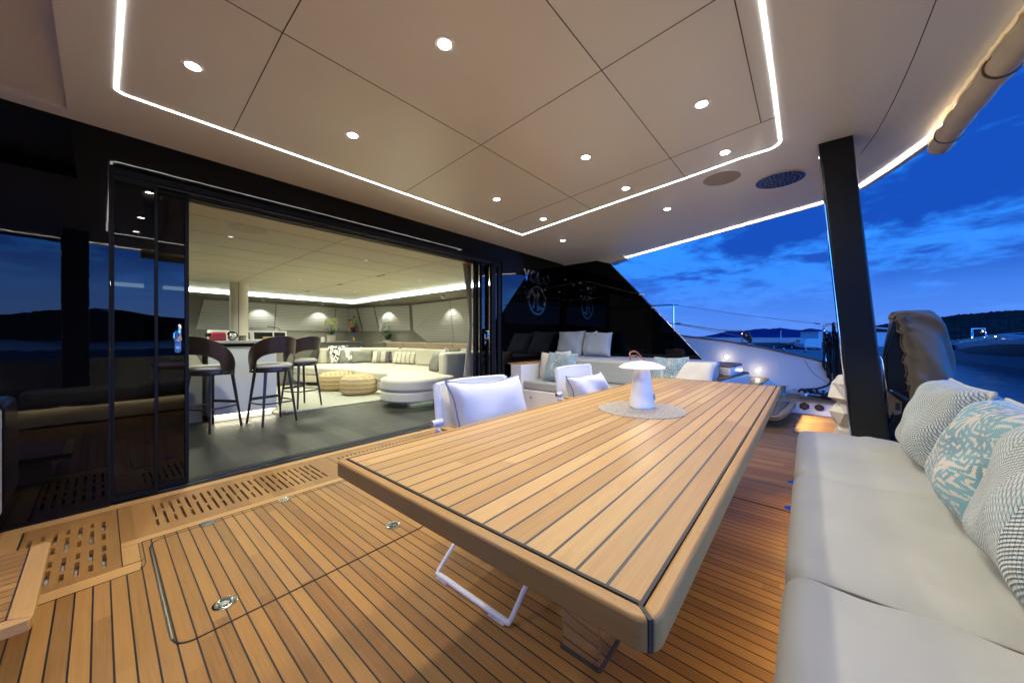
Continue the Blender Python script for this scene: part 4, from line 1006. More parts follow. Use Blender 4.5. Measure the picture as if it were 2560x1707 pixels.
def pillow(corners, th, mat, label, pipe=None, piper=.006, group=None, name='cushion', seed=1, puff=.08, n=22, wr=.006):
    mb, ring = pillow_mb(*corners, th, puff=puff, seed=seed, n=n, wr=wr)
    c = Vector(corners[0]).lerp(Vector(corners[1]), .5)
    if pipe:
        o = thing(name, c, label, 'cushion', group); mb.build('cover', M[mat], o, ang=80)
        MB().tube(ring, piper, 7, closed=True).build('piping', M[pipe], o)
    else: o = tag(mb.build(name, M[mat], ang=80), label, 'cushion', group)
    return o
M['pipe'] = pmat('knit_piping', (.50, .50, .46), .9, bump=.6, bscale=500)
M['pipegrey'] = pmat('grey_piping', (.26, .27, .31), .9, bump=.6, bscale=700)
# on the near sofa (corner order: bottom far, bottom near, top near, top far)
G1 = 'cushions leaning on the near sofa back'
pillow([(2.975, -.44, .47), (2.46, -.43, .47), (2.42, -.60, .865), (2.93, -.585, .875)], .24, 'herr', 'blue grey herringbone cushion at the far end of the near sofa', 'pipe', .007, G1, seed=3, wr=.010, puff=.05, n=30)
pillow([(2.27, -.43, .47), (1.70, -.42, .47), (1.62, -.565, .87), (2.18, -.575, .865)], .24, 'leafy', 'teal leaf patterned cushion between the two herringbone cushions on the near sofa', 'pipe', .007, G1, seed=8, wr=.010, puff=.05, n=30)
pillow([(1.77, -.43, .47), (1.20, -.42, .47), (1.08, -.53, .90), (1.67, -.545, .89)], .26, 'herr', 'large herringbone cushion nearest the camera at the right edge', 'pipe', .007, G1, seed=14, wr=.010, puff=.05, n=30)
# on the starboard lounge
G2 = 'cushions on the corner lounge by the glass'
XB = 5.22
pillow([(XB, 3.52 - .13, .785), (XB - .02, 3.0 - .13 + .02, .785), (XB + .20, 2.98 - .06, 1.205), (XB + .20, 3.45 - .0, 1.19)], .15, 'herr2', 'left grey blue herringbone cushion standing on the lounge backrest', 'pipegrey', .005, G2, seed=21)
pillow([(XB, 2.86, .785), (XB - .02, 2.37, .785), (XB + .18, 2.42, 1.17), (XB + .18, 2.92, 1.18)], .15, 'herr2', 'right grey blue herringbone cushion standing on the lounge backrest', 'pipegrey', .005, G2, seed=22)
pillow([(5.36, 3.14, .79), (5.36, 2.82, .79), (5.50, 2.90, 1.17), (5.50, 3.18, 1.17)], .12, 'white_fab', 'plain white cushion tucked behind the two herringbone cushions, left one', None, group=G2, seed=23)
pillow([(5.42, 3.02, .79), (5.42, 2.70, .79), (5.54, 2.76, 1.20), (5.54, 3.08, 1.17)], .08, 'creamfab', 'beige cushion corner peeping out behind the right herringbone cushion', None, group=G2, seed=24)
pillow([(4.36, 3.13, .462), (4.30, 2.78, .462), (4.42, 2.80, .86), (4.47, 3.17, .865)], .14, 'creamfab', 'plain cream cushion at the left arm of the lounge', None, group=G2, seed=25)
pillow([(4.20, 2.98, .462), (4.16, 2.47, .462), (4.34, 2.45, .868), (4.38, 2.96, .868)], .13, 'leafy', 'teal leaf cushion in front of the cream one on the lounge seat', 'pipe', .004, G2, seed=26)
pillow([(4.42, 2.72, .462), (4.42, 2.52, .462), (4.49, 2.66, .90), (4.49, 2.94, .88)], .08, 'white_fab', 'white cushion corner peeping above the teal leaf cushion', None, group=G2, seed=27)
pillow([(4.30, 1.46, .462), (4.26, .98, .462), (4.42, 1.05, .862), (4.46, 1.45, .85)], .13, 'leafy', 'teal leaf cushion on the lounge seen right of the lamp', 'pipe', .004, G2, seed=28)
pillow([(4.24, 1.20, .462), (4.20, .78, .462), (4.40, .76, .825), (4.44, 1.16, .815)], .14, 'creamfab', 'cream cushion at the right end of the lounge beside the teak steps', None, group=G2, seed=29)

# ================================================================== NEAR SOFA
sf = thing('near_sofa', (1.2, -.3, 0), 'long cream vinyl sofa bench along the right foreground', 'sofa')
MB().box(-1.2, 3.12, -.72, -.055, .02, .27).build('plinth', M['gel'], sf, bevel=.01)
def cushion_block(x0, x1, yf, yb, z0, z1, bow=.0, name='seat_cushion', seed=1, par=None, mat='vinyl'):
    nx, ns = 26, 40; rnd = random.Random(seed); ph = [rnd.random() * 6 for _ in range(6)]
    r = .058; mb = MB()
    prof = []                      # (y, z) from bottom front, round the nose, over the top to the back
    prof += [(yf - .045, z0), (yf - .012, z0 + .006), (yf, z0 + .04)]
    for i in range(7): a_ = R(90 * i / 6); prof.append((yf - r + r * math.cos(a_) + .0 * i, z1 - r + r * math.sin(a_)))
    m_ = 22
    for i in range(1, m_ + 1): prof.append((yf - r + (yb - yf + r) * i / m_, z1))
    prof += [(yb, z1 - .05), (yb, z0)]
    N_ = len(prof)
    def P(u, v):
        t = v * (N_ - 1); i = min(N_ - 2, int(t)); f = t - i
        y = prof[i][0] * (1 - f) + prof[i + 1][0] * f; z = prof[i][1] * (1 - f) + prof[i + 1][1] * f
        a_ = 2 * u - 1; e = 1 - abs(a_) ** 14
        k_ = max(0., (abs(a_) - .86) / .14); pin = .020 * k_ ** 2.2
        up = max(0., (z - z0) / (z1 - z0))
        z -= pin * up * 1.1; front = max(0, 1 - abs(y - yf) / .08); y -= pin * .9 * front
        crown = .006 * (1 - a_ * a_) * up; z += crown
        d = .0030 * math.sin(5 * u * 3 + 9 * y + ph[0]) * math.sin(4 * y * 5 + ph[1]) + .0022 * math.sin(26 * y + 6 * u + ph[2]) * (abs(a_) ** 2)
        # soft pulls running back from the seams
        back = min(1., max(0., (yf - .08 - y) / .25))
        d += .0075 * math.exp(-((abs(a_) - .84) / .10) ** 2) * math.sin(26 * y + 14 * abs(a_) + ph[3]) * back
        d += .0070 * max(0., math.sin(9 * y + 7 * u + ph[4])) ** 6 * (abs(a_) ** 1.5) * back + .0045 * max(0., math.sin(17 * u - 11 * y + ph[5])) ** 8 * back
        z += d * up
        return (x0 + (x1 - x0) * (u if True else 0), y, z)
    mb.grid(P, nx, N_ * 2 - 2)
    o = mb.build(name, M[mat], par, ang=80)
    for u in (0, 1):
        caps = MB(); pts = [P(u, j / 40) for j in range(41)]; caps.add(pts, [tuple(range(41))]); sub(caps, 'end_panel', M[mat], o, smooth=False)
    pip = [P(.0, j / 60) for j in range(6, 56)]
    sub(MB().tube(pip, .0032, 6), 'piping', M['vinylpipe'], o)
    return o
M['vinylpipe'] = pmat('vinyl_piping', (.36, .34, .30), .8, bump=.6, bscale=900)
for i, (a_, b_) in enumerate(((2.204, 3.245), (1.272, 2.200), (.342, 1.268), (-.60, .338))): cushion_block(a_, b_, .052, -.64, .27, .450, name='seat_cushion', seed=30 + i, par=sf)
# backrest
mb = MB(); x1 = 3.26
prof = [(-.53, .44), (-.575, .56), (-.60, .70), (-.615, .775), (-.632, .797), (-.66, .803), (-.70, .800), (-.735, .785), (-.745, .74), (-.745, .02)]
mb.prism(prof, -1.2, 3.22, 'x'); mb.build('backrest', M['vinyl'], sf, bevel=.012, seg=3)
MB().tube([(3.225, -.63, .80), (3.225, -.735, .787), (3.225, -.75, .74)], .008, 8).build('back_end_piping', M['vinylpipe'], sf)
def bar_light(name, p, q, power, color, parent, aim=(0, 0, -1), w_=.02):
    p, q = Vector(p), Vector(q); L_ = (q - p).length
    ld = lampdata(name, 'AREA', power, color, shape='RECTANGLE', size=L_, size_y=w_)
    o = light(name, ld, (p + q) / 2, parent); zax = -Vector(aim).normalized(); xax = (q - p).normalized(); yax = zax.cross(xax).normalized(); xax = yax.cross(zax)
    o.rotation_euler = Matrix((xax, yax, zax)).transposed().to_euler(); return o
bar_light('foot_glow', (-1.0, -.030, .235), (3.1, -.030, .235), 4.6, (1., .76, .40), sf, (0, 0, -1), .03)

# ================================================================== CORNER LOUNGE (starboard)
lg = thing('corner_lounge', (4.7, 2.1, 0), 'white corner lounge with cream cushions in front of the black glass', 'lounge')
MB().box(4.0, 4.9, .80, 3.19, .0, .335).build('base', M['gel'], lg, bevel=.012)
ar = MB().box(3.985, 5.56, 3.192, 3.40, .0, .690).build('arm', M['gel'], lg, bevel=.010)
sub(MB().box(3.99, 5.55, 3.196, 3.45, .691, .703), 'arm_top', M['border_x'], ar, smooth=False)
def soft_box(x0, x1, y0, y1, z0, z1, r, name, mat, par, seed=0, seg=5, mb=None): return (mb or MB()).box(x0, x1, y0, y1, z0, z1).build(name, M[mat], par, bevel=r, seg=seg)
soft_box(4.012, 4.52, .86, 3.185, .338, .458, .025, 'seat_cushion', 'vinyl', lg)
MB().prism([(4.50, 3.19), (5.58, 3.19), (5.58, .98), (5.40, .90), (4.56, .80), (4.50, .84)], .458, .775).build('backrest', M['vinyl'], lg, bevel=.045, seg=5)
MB().disc((3.02, .235, 3.982), .012, .004, 14, 'x').build('button', M['chrome'], lg)

# teak steps up to the side deck
def stair(poly, z, label, name='boarding_step', skirt=True, z0=0.):
    o = thing(name, (poly[0][0], poly[0][1], 0), label, 'step', 'teak steps beside the bulwark')
    MB().prism(poly, z0, z - .012).build('riser', M['gel'], o, bevel=.012)
    c = Vector((sum(p[0] for p in poly), sum(p[1] for p in poly))) / len(poly)
    ins = [tuple(c + (Vector(p) - c) * .985) for p in poly]; MB().prism(ins, z - .013, z).build('tread', M['tread'], o, smooth=False)
    ring = [(p[0], p[1], z + .001) for p in [tuple(c + (Vector(p) - c) * .955) for p in poly]]; MB().tube(ring, .004, 5, closed=True).build('caulk_line', M['caulk'], o)
stair([(4.42, .80), (4.40, .775), (5.90, .618), (5.98, .66), (6.15, .97), (5.45, 1.02), (4.56, .86)], .60, 'broad wedge shaped teak step at the end of the lounge')
stair([(5.10, .735), (5.80, .690), (5.90, .72), (6.15, 1.12), (5.40, 1.10)], .72, 'upper teak step near the first wall light', z0=.6)
stair([(6.0, .56), (6.28, .500), (7.15, .470), (7.3, .55), (7.3, .95), (6.0, .95)], .41, 'lower teak step under the second wall light')
def curved_step():
    o = thing('curved_step', (5.9, .5, 0), 'curved floating teak tread glowing underneath, past the far end of the table', 'step')
    P_ = [(5.16, 1.0), (5.16, .34), (5.19, .28), (5.27, .245), (5.6, .195), (5.96, .158), (6.35, .128), (6.7, .122), (6.95, .135), (6.95, 1.0)]
    MB().prism(P_, .108, .150).build('tread', M['tread'], o, bevel=.004)
    ring = [(x + (.07 if i < 3 else 0), y + (.075 if i > 2 else .03), .1515) for i, (x, y) in enumerate(P_[1:9])]; MB().tube(ring, .0045, 5).build('caulk_line', M['caulk'], o)
    bd = [(x, y) for x, y in P_[1:9]]; inn = [(x + (.065 if i < 3 else 0), y + (.07 if i > 2 else .03)) for i, (x, y) in enumerate(bd)]
    MB().prism(bd + inn[::-1], .1085, .1508).build('border_plank', M['border_x'], o, smooth=False)
    bar_light('under_glow', (5.3, .215, .100), (6.4, .130, .100), 6.5, (1., .82, .54), o, (-.05, -.965, -.26), .012).data.spread = R(75)
    MB().box(5.3, 6.9, .5, 1.0, 0, .107).build('riser', M['gel'], o, smooth=False)
curved_step()

# raised teak shelf, white riser with sockets, bulwark
sh = thing('side_shelf', (6.9, -.4, 0), 'teak topped raised ledge along the foot of the white bulwark', 'ledge')
MB().box(6.52, 7.32, -2.2, .50, .0, .165).build('riser', M['white'], sh, smooth=False)
MB().box(6.50, 6.58, -2.2, .50, .166, .184).build('nosing', M['border_y'], sh, bevel=.004)
MB().box(6.582, 7.32, -2.2, .50, .166, .182).build('top', M['deck'], sh, smooth=False)
o = thing('power_socket', (6.515, .031, .11), 'black hexagonal socket plate on the white riser', 'socket')
MB().prism([(.031 + .062 * math.cos(R(30 + 60 * i)), .108 + .056 * math.sin(R(30 + 60 * i))) for i in range(6)], 6.508, 6.519, 'x').build('plate', M['plastic_b'], o, bevel=.003)
MB().prism(rrect(.0, .062, .092, .124, .008, 3), 6.503, 6.508, 'x').build('slots', pmat('socket_face', (.05, .055, .05), .3), o)
o = thing('round_inlet', (6.515, -.13, .105), 'round black inlet cover on the white riser', 'socket')
MB().prism([(-.130 + .052 * math.cos(2 * math.pi * i / 24), .106 + .046 * math.sin(2 * math.pi * i / 24)) for i in range(24)], 6.505, 6.519, 'x').build('cover', M['plastic_b'], o, bevel=.004)
MB().prism([(-.130 + .028 * math.cos(2 * math.pi * i / 24), .106 + .026 * math.sin(2 * math.pi * i / 24)) for i in range(24)], 6.498, 6.504, 'x').build('cap', pmat('inlet_cap', (.03, .03, .03), .35), o)
bw = thing('bulwark', (7.35, 0, 0), 'white bulwark with a teak capping sloping down behind the steps', 'bulwark')
bt = [(5.0, 1.42), (3.5, 1.30), (2.6, 1.195), (1.86, 1.108), (1.118, 1.008), (.505, .888), (.037, .764), (-.095, .727), (-.276, .662), (-.6, .56), (-1.2, .40), (-2.2, .22)]
X0 = 7.25; poly = [(y, z) for y, z in bt] + [(-2.2, -.1), (5.0, -.1)]
MB().prism(poly, X0, X0 + .14, 'x').build('panel', M['gel'], bw, smooth=False)
mb = MB(); vs = []; fs = []
for y, z in bt: vs += [(X0 - .012, y, z + .002), (X0 - .012, y, z + .026), (X0 + .16, y, z + .026), (X0 + .16, y, z + .002)]
for i in range(len(bt) - 1):
    for j in range(4): fs.append((4 * i + j, 4 * i + (j + 1) % 4, 4 * i + 4 + (j + 1) % 4, 4 * i + 4 + j))
mb.add(vs, fs).build('cap_rail', pmat('weathered_teak_cap', (.20, .12, .075), .6, var=.3, vscale=20), bw, smooth=False)
mb = MB(); mb.tube([(X0 - .002, p.x, p.y) for p in bez((.034, .755, 0), (-.01, .60, 0), (-.09, .47, 0), (-.26, .395, 0), 16)], .005, 6)
mb.build('gate_seam', pmat('seam_grey', (.35, .35, .37), .4), bw)  # thin grey line along the gate seam
def steplight(y, z, lb, pw):
    o = thing('wall_light', (X0 - .01, y, z), lb, 'wall light', 'small bright lights in the bulwark'); n_ = 24
    MB().prism([(y + .030 * math.cos(2 * math.pi * i / n_), z + .030 * math.sin(2 * math.pi * i / n_)) for i in range(n_)], X0 - .010, X0 - .001, 'x').build('bezel', M['chrome'], o, bevel=.002)
    MB().prism([(y + .021 * math.cos(2 * math.pi * i / n_), z + .021 * math.sin(2 * math.pi * i / n_)) for i in range(n_)], X0 - .014, X0 - .0105, 'x').build('lens', M['steplens'], o)
    light('bulb', lampdata('step_bulb', 'POINT', pw, (1., .86, .62), shadow_soft_size=.02), (X0 - .13, y, z), o)
steplight(1.107, .735, 'left upper wall light glowing on the bulwark above the steps', .40); steplight(.644, .528, 'right lower wall light glowing on the bulwark', .36)

# guard rail, gate and wires
o = thing('guard_rail', (7.32, 2.0, 1.1), 'polished steel rail hoop beside the sloping black glass', 'rail')
MB().tube([(7.3, 2.013, 1.10)] + [(7.3, 2.013, 1.66)] + [tuple(p) for p in bez((7.3, 2.013, 1.66), (7.3, 2.013, 1.72), (7.3, 2.02, 1.735), (7.3, 2.08, 1.736), 5)] + [(7.3, 2.43, 1.737), (7.3, 3.2, 1.79), (7.3, 4.2, 1.9)], .0155, 10).build('hoop', M['chrome'], o)
MB().tube([(7.3, 2.013, 1.357), (7.3, 3.0, 1.43), (7.3, 4.2, 1.55)], .010, 8).build('lower_bar', M['chrome'], o)
wire = thing('guard_wire', (7.3, .9, 1.5), 'thin twin guard wires stretched above the bulwark to the gate', 'wire')
M['wirem'] = pmat('coated_wire', (.42, .36, .38), .5)
for (a_, b_) in (((7.3, 1.995, 1.732), (7.3, -.165, 1.300)), ((7.3, 1.995, 1.357), (7.3, -.180, .915))):
    a_, b_ = Vector(a_), Vector(b_); pts = [a_.lerp(b_, t / 12) - Vector((0, 0, .02 * math.sin(math.pi * t / 12))) for t in range(13)]; w_ = MB().tube(pts, .0045, 6).build('wire', M['wirem'], wire)
    sub(MB().tube([b_.lerp(a_, .0), b_.lerp(a_, .035)], .010, 8).tube([a_.lerp(b_, .0), a_.lerp(b_, .035)], .010, 8), 'turnbuckle', M['chrome'], w_)
o = thing('gate_rail', (7.3, -.2, .7), 'polished steel gate hoop hung with black ropes, left of the pillar', 'rail')
MB().tube([(7.3, -.205, .70), (7.3, -.195, 1.20)] + [tuple(p) for p in bez((7.3, -.195, 1.20), (7.3, -.19, 1.275), (7.3, -.20, 1.296), (7.3, -.27, 1.292), 6)] + [(7.3, -.34, 1.285), (7.3, -1.0, 1.20), (7.3, -1.06, 1.12), (7.3, -1.07, .5)], .017, 10).build('hoop', M['chrome'], o)
MB().tube([(7.3, -.2, .92), (7.3, -1.06, .84)], .011, 8).build('lower_bar', M['chrome'], o)
MB().lathe([(.035, 0), (.03, .02), (.02, .06)], (7.3, -.205, .70), 14).build('socket', M['chrome'], o)
# beige control line from the rail to the pulley and back
mb = MB(); P0 = Vector((7.28, 1.96, 1.365)); blk = Vector((7.22, .80, 1.12))
mb.tube(bez(P0, (7.28, 1.6, 1.30), (7.28, 1.25, 1.205), (7.22, .93, 1.205), 16) + bez((7.22, .93, 1.205), (7.22, .84, 1.215), (7.22, .775, 1.19), (7.22, .735, 1.08), 10)[1:], .010, 8)
mb.tube([(7.28, 1.9, 1.12), (7.26, 1.3, 1.08), (7.22, .85, 1.03)], .007, 8); mb.tube([P0, P0 + Vector((0, -.09, -.01))], .018, 8)
tag(mb.build('sheet_rope', M['rope_w']), 'beige rope running from the steel rail to the black pulley', 'rope')
o = thing('pulley_block', (7.22, .78, 1.0), 'black pulley block on a chrome swivel standing on the bulwark cap', 'pulley')
rotc = []
n_ = 26; cx, cz = .800, 1.125
MB().prism([(cx + .058 * math.cos(2 * math.pi * i / n_), cz + .075 * math.sin(2 * math.pi * i / n_)) for i in range(n_)], 7.185, 7.24, 'x').build('wheel', M['plastic_b'], o, bevel=.006)
MB().prism([(.855, 1.10), (.80, 1.035), (.735, .985), (.715, 1.03), (.73, 1.11), (.76, 1.16)], 7.18, 7.25, 'x').build('cheek', M['plastic_b'], o, bevel=.01)
MB().prism([(cx + .018 * math.cos(2 * math.pi * i / n_), cz + .02 * math.sin(2 * math.pi * i / n_)) for i in range(n_)], 7.178, 7.186, 'x').build('axle_cap', M['steel'], o, bevel=.002)
MB().lathe([(.035, 0), (.04, .012), (.018, .02), (.020, .045), (.012, .05), (.016, .075)], (7.25, .742, .965), 16).build('swivel', M['chrome'], o)
MB().lathe([(.014, 0), (.014, .012)], (7.25, .70, .972), 10).lathe([(.014, 0), (.014, .012)], (7.25, .79, .978), 10).build('bolt', M['chrome'], o)
# capstan
o = thing('capstan', (7.0, .30, .182), 'polished steel mooring bollard with a flat cap on the teak ledge', 'bollard')
MB().lathe([(.066, 0), (.066, .012), (.046, .018), (.048, .11), (.055, .135)], (7.0, .305, .182), 28).build('drum', M['chrome'], o)
MB().lathe([(.060, .136), (.084, .142), (.084, .150), (.02, .156)], (7.0, .305, .182), 28).build('cap', M['chrome'], o)
# cleat with black line
o = thing('mooring_cleat', (7.0, -.1, .182), 'polished steel cleat on the teak ledge wrapped in black rope', 'cleat')
MB().tube([(7.12, .175, .262), (7.10, .05, .270), (7.05, -.14, .265), (7.0, -.30, .255)], [.011, .015, .015, .010], 10).build('horn', M['chrome'], o)
MB().lathe([(.03, 0), (.02, .03), (.018, .085)], (7.09, .01, .182), 12).lathe([(.03, 0), (.02, .03), (.018, .085)], (7.04, -.19, .182), 12).build('foot', M['chrome'], o)
MB().box(7.0, 7.14, -.24, .08, .182, .192).build('base_plate', M['chrome'], o, bevel=.003)
rp = thing('black_mooring_rope', (7.1, -.25, .3), 'black mooring rope looped over the gate rail and led down to the cleat', 'rope')
mb = MB(); rr = .0135; X = 7.24
rnd = random.Random(5)
for k_ in range(9):   # gathered coil on the rail
    y = -.225 - .028 * k_ + rnd.uniform(-.01, .01); zz = 1.06 + rnd.uniform(-.04, .03)
    mb.tube([(X + rnd.uniform(-.06, .06) + .05 * math.cos(q), y + .05 * math.sin(q * 1) * .4, zz + .10 * math.sin(q)) for q in [2 * math.pi * i / 14 for i in range(15)]], rr, 7)
for k_, (ya, yb, zb) in enumerate(((-.20, -.245, .62), (-.24, -.27, .50), (-.27, -.32, .42), (-.31, -.36, .46), (-.35, -.40, .40), (-.38, -.45, .44), (-.28, -.40, .55), (-.33, -.47, .50))):
    xo = X + .02 * (k_ % 3 - 1); mb.tube(bez((xo, ya, 1.08), (xo, ya - .01, .8), (xo - .02, ya + .02, zb - .03), (xo - .02, (ya + yb) / 2, zb - .03), 9) + bez((xo - .02, (ya + yb) / 2, zb - .03), (xo - .02, yb - .02, zb), (xo, yb, .8), (xo, yb, 1.08), 9)[1:], rr, 7)
mb.tube(bez((X, -.24, 1.0), (X, -.20, .8), (X, -.17, .66), (X, -.20, .62), 8) + bez((X, -.20, .62), (X, -.23, .60), (X, -.27, .62), (X, -.26, .70), 8)[1:], rr, 7)
for z in (1.22, 1.25, 1.28): mb.tube([(7.3 + .03 * math.cos(q), -.31 - .008 * math.cos(q) , z + .035 * math.sin(q)) for q in [2 * math.pi * i / 12 for i in range(13)]], rr, 7)
mb.tube(bez((7.28, -.32, 1.25), (7.27, -.30, 1.2), (7.25, -.33, 1.15), (7.25, -.30, 1.08), 8), .02, 7)
mb.tube(bez((X, -.29, .44), (X - .02, -.28, .38), (7.15, -.22, .33), (7.12, -.10, .30), 10) + bez((7.12, -.10, .30), (7.10, .0, .29), (7.10, .06, .275), (7.10, .10, .262), 8)[1:], rr, 7)
for k_ in range(5):
    y = .06 - .07 * k_; mb.tube([(7.09 - .03 * k_ * .3 + .05 * math.cos(q), y + .045 * math.sin(q), .26 + .022 * math.cos(q * 2 + k_)) for q in [2 * math.pi * i / 14 for i in range(15)]], rr, 7)
mb.tube([(7.02, -.0, .20), (7.0, -.12, .198), (6.94, -.22, .197), (6.90, -.26, .2)], rr, 7)
for k_ in range(3): mb.tube([(6.93 + .05 * math.cos(q), -.22 + .055 * math.sin(q), .196 + .02 * k_) for q in [2 * math.pi * i / 14 for i in range(15)]], rr, 7)
mb.build('rope_coil', M['rope_b'], rp)

# ================================================================== FACETED STAND, COVERED ARM
def facet():
    o = thing('faceted_stand', (3.98, -.26, 0), 'white faceted stack like folded paper standing half behind the black pillar', 'sculpture'); c = (3.98, -.262)
    lv = [(0, .105, 0), (.10, .115, .3), (.335, .085, 0), (.355, .070, .52), (.375, .085, 0), (.485, .128, .52), (.560, .072, 0), (.600, .135, .52), (.715, .108, 0), (.785, .062, .3)]
    n = 6; vs = []; fs = []
    for z, r_, a0 in lv:
        for i in range(n): a_ = 2 * math.pi * i / n + a0 + .25; vs.append((c[0] + r_ * math.cos(a_), c[1] + r_ * math.sin(a_), z))
    for j in range(len(lv) - 1):
        for i in range(n):
            a_, b_ = j * n + i, j * n + (i + 1) % n
            if (lv[j][2] > 0) == (j % 2 == 1): fs += [(a_, b_, a_ + n), (b_, b_ + n, a_ + n)]
            else: fs += [(a_, b_, b_ + n), (a_, b_ + n, a_ + n)]
    fs += [tuple(range(n))[::-1], tuple(range((len(lv) - 1) * n, len(lv) * n))]
    MB().add(vs, fs).build('stand', M['ceramic'], o, smooth=False)
facet()
cv = thing('covered_outboard', (3.7, -.6, 0), 'tall rounded machine half wrapped in a gathered taupe cloth cover behind the pillar', 'covered machine')
MB().prism([(-.452, 1.215), (-.500, 1.20), (-.56, 1.0), (-.66, .62), (-.66, .0), (-.46, .0), (-.415, .70), (-.412, .96)], 3.61, 3.70, 'x').build('body', M['pvc'], cv, bevel=.03, seg=3)
MB().tube([(3.49, -.405, .965), (3.49, -.455, 1.205)], .009, 8).build('hinge_line', M['pvc'], cv)
def cover():
    lv = [(1.287, -.515, -.585), (1.281, -.480, -.628), (1.262, -.460, -.655), (1.225, -.462, -.685), (1.175, -.478, -.700), (1.10, -.492, -.713), (1.0, -.505, -.728), (.90, -.516, -.735), (.80, -.527, -.738), (.70, -.537, -.738), (.60, -.548, -.736), (.48, -.556, -.735)]
    def P(u, v):
        t = v * (len(lv) - 1); i = min(len(lv) - 2, int(t)); f = t - i
        z, a_, b_ = [lv[i][k_] * (1 - f) + lv[i + 1][k_] * f for k_ in range(3)]
        an = 2 * math.pi * u; cy_, ry = (a_ + b_) / 2, (a_ - b_) / 2; rx = .235 * (1 - (1 - min(1, v * 3.2)) ** 2.2) + .01
        cs_, sn = math.cos(an), math.sin(an); pw = lambda q: math.copysign(abs(q) ** .72, q)
        y = cy_ + ry * pw(cs_); x = 3.72 + rx * pw(sn)
        g = max(0, cs_) ** 2      # gathered elastic side
        wv = (.017 * math.sin(58 * v + 5 * sn) + .010 * math.sin(97 * v + 3 * sn + 2)) * g ** .7 + .015 * math.sin(15 * v + 4.5 * an) * (1 - g) * min(1, v * 4) + .010 * math.sin(8 * v - 4 * an) + .006 * math.sin(30 * v + 9 * an) * (1 - g)
        x += wv * (1 if sn < 0 else -1) * 1.2; y += wv * .35; z += .012 * math.sin(3 * an) * v * g
        return (x, y, z)
    mb = MB(); mb.grid(P, 56, 64, closed_u=True, uv=False); top = [P(i / 56, 0) for i in range(56)]; mb.add(top, [tuple(range(56))])
    c_ = mb.build('cloth_cover', M['cover'], cv, ang=80)
    pts = [P(.94, i / 40) for i in range(5, 41)]; sub(MB().tube([(p[0] - .004, p[1] + .004, p[2]) for p in pts], [.005 + .0025 * (i % 2) for i in range(len(pts))], 7), 'elastic_hem', M['cover'], c_)
cover()
MB().prism([(-.413, .735), (-.481, .667), (-.479, .592), (-.472, .585), (-.425, .570)], 3.445, 3.455, 'x').build('tan_plate', M['tan'], cv, bevel=.003)
MB().box(3.432, 3.443, -.472, -.451, .612, .660).build('latch', M['plastic_b'], cv, bevel=.002)
MB().tube([(3.43, -.436, .735), (3.43, -.452, .722), (3.43, -.52, .662), (3.43, -.60, .59)], [.012, .017, .019, .019], 12).build('gas_strut', M['plastic_b'], cv)
MB().tube([(3.43, -.424, .743), (3.43, -.436, .735)], .006, 8).build('strut_tip', pmat('brass_tip', (.6, .45, .2), .25, metal=1.), cv)
MB().tube([(3.45, -.381, .965), (3.45, -.390, .942), (3.45, -.413, .735), (3.45, -.430, .502)], .0035, 6).build('steel_edge', M['chrome'], cv)
MB().tube([(3.43, -.385, .962), (3.42, -.370, .955), (3.41, -.360, .930), (3.41, -.352, .905), (3.41, -.362, .935), (3.41, -.378, .948)], .0020, 5).build('tie_cord', M['rope_b'], cv)
mb = MB(); mb.grid(lambda u, v: (3.47 + .03 * math.sin(9 * v + 2 * u), -.375 - .06 * u + .012 * math.sin(12 * v) - .03 * v, .72 - .50 * v), 8, 20, uv=False); mb.build('hanging_cloth', M['pvc'], cv, ang=80)

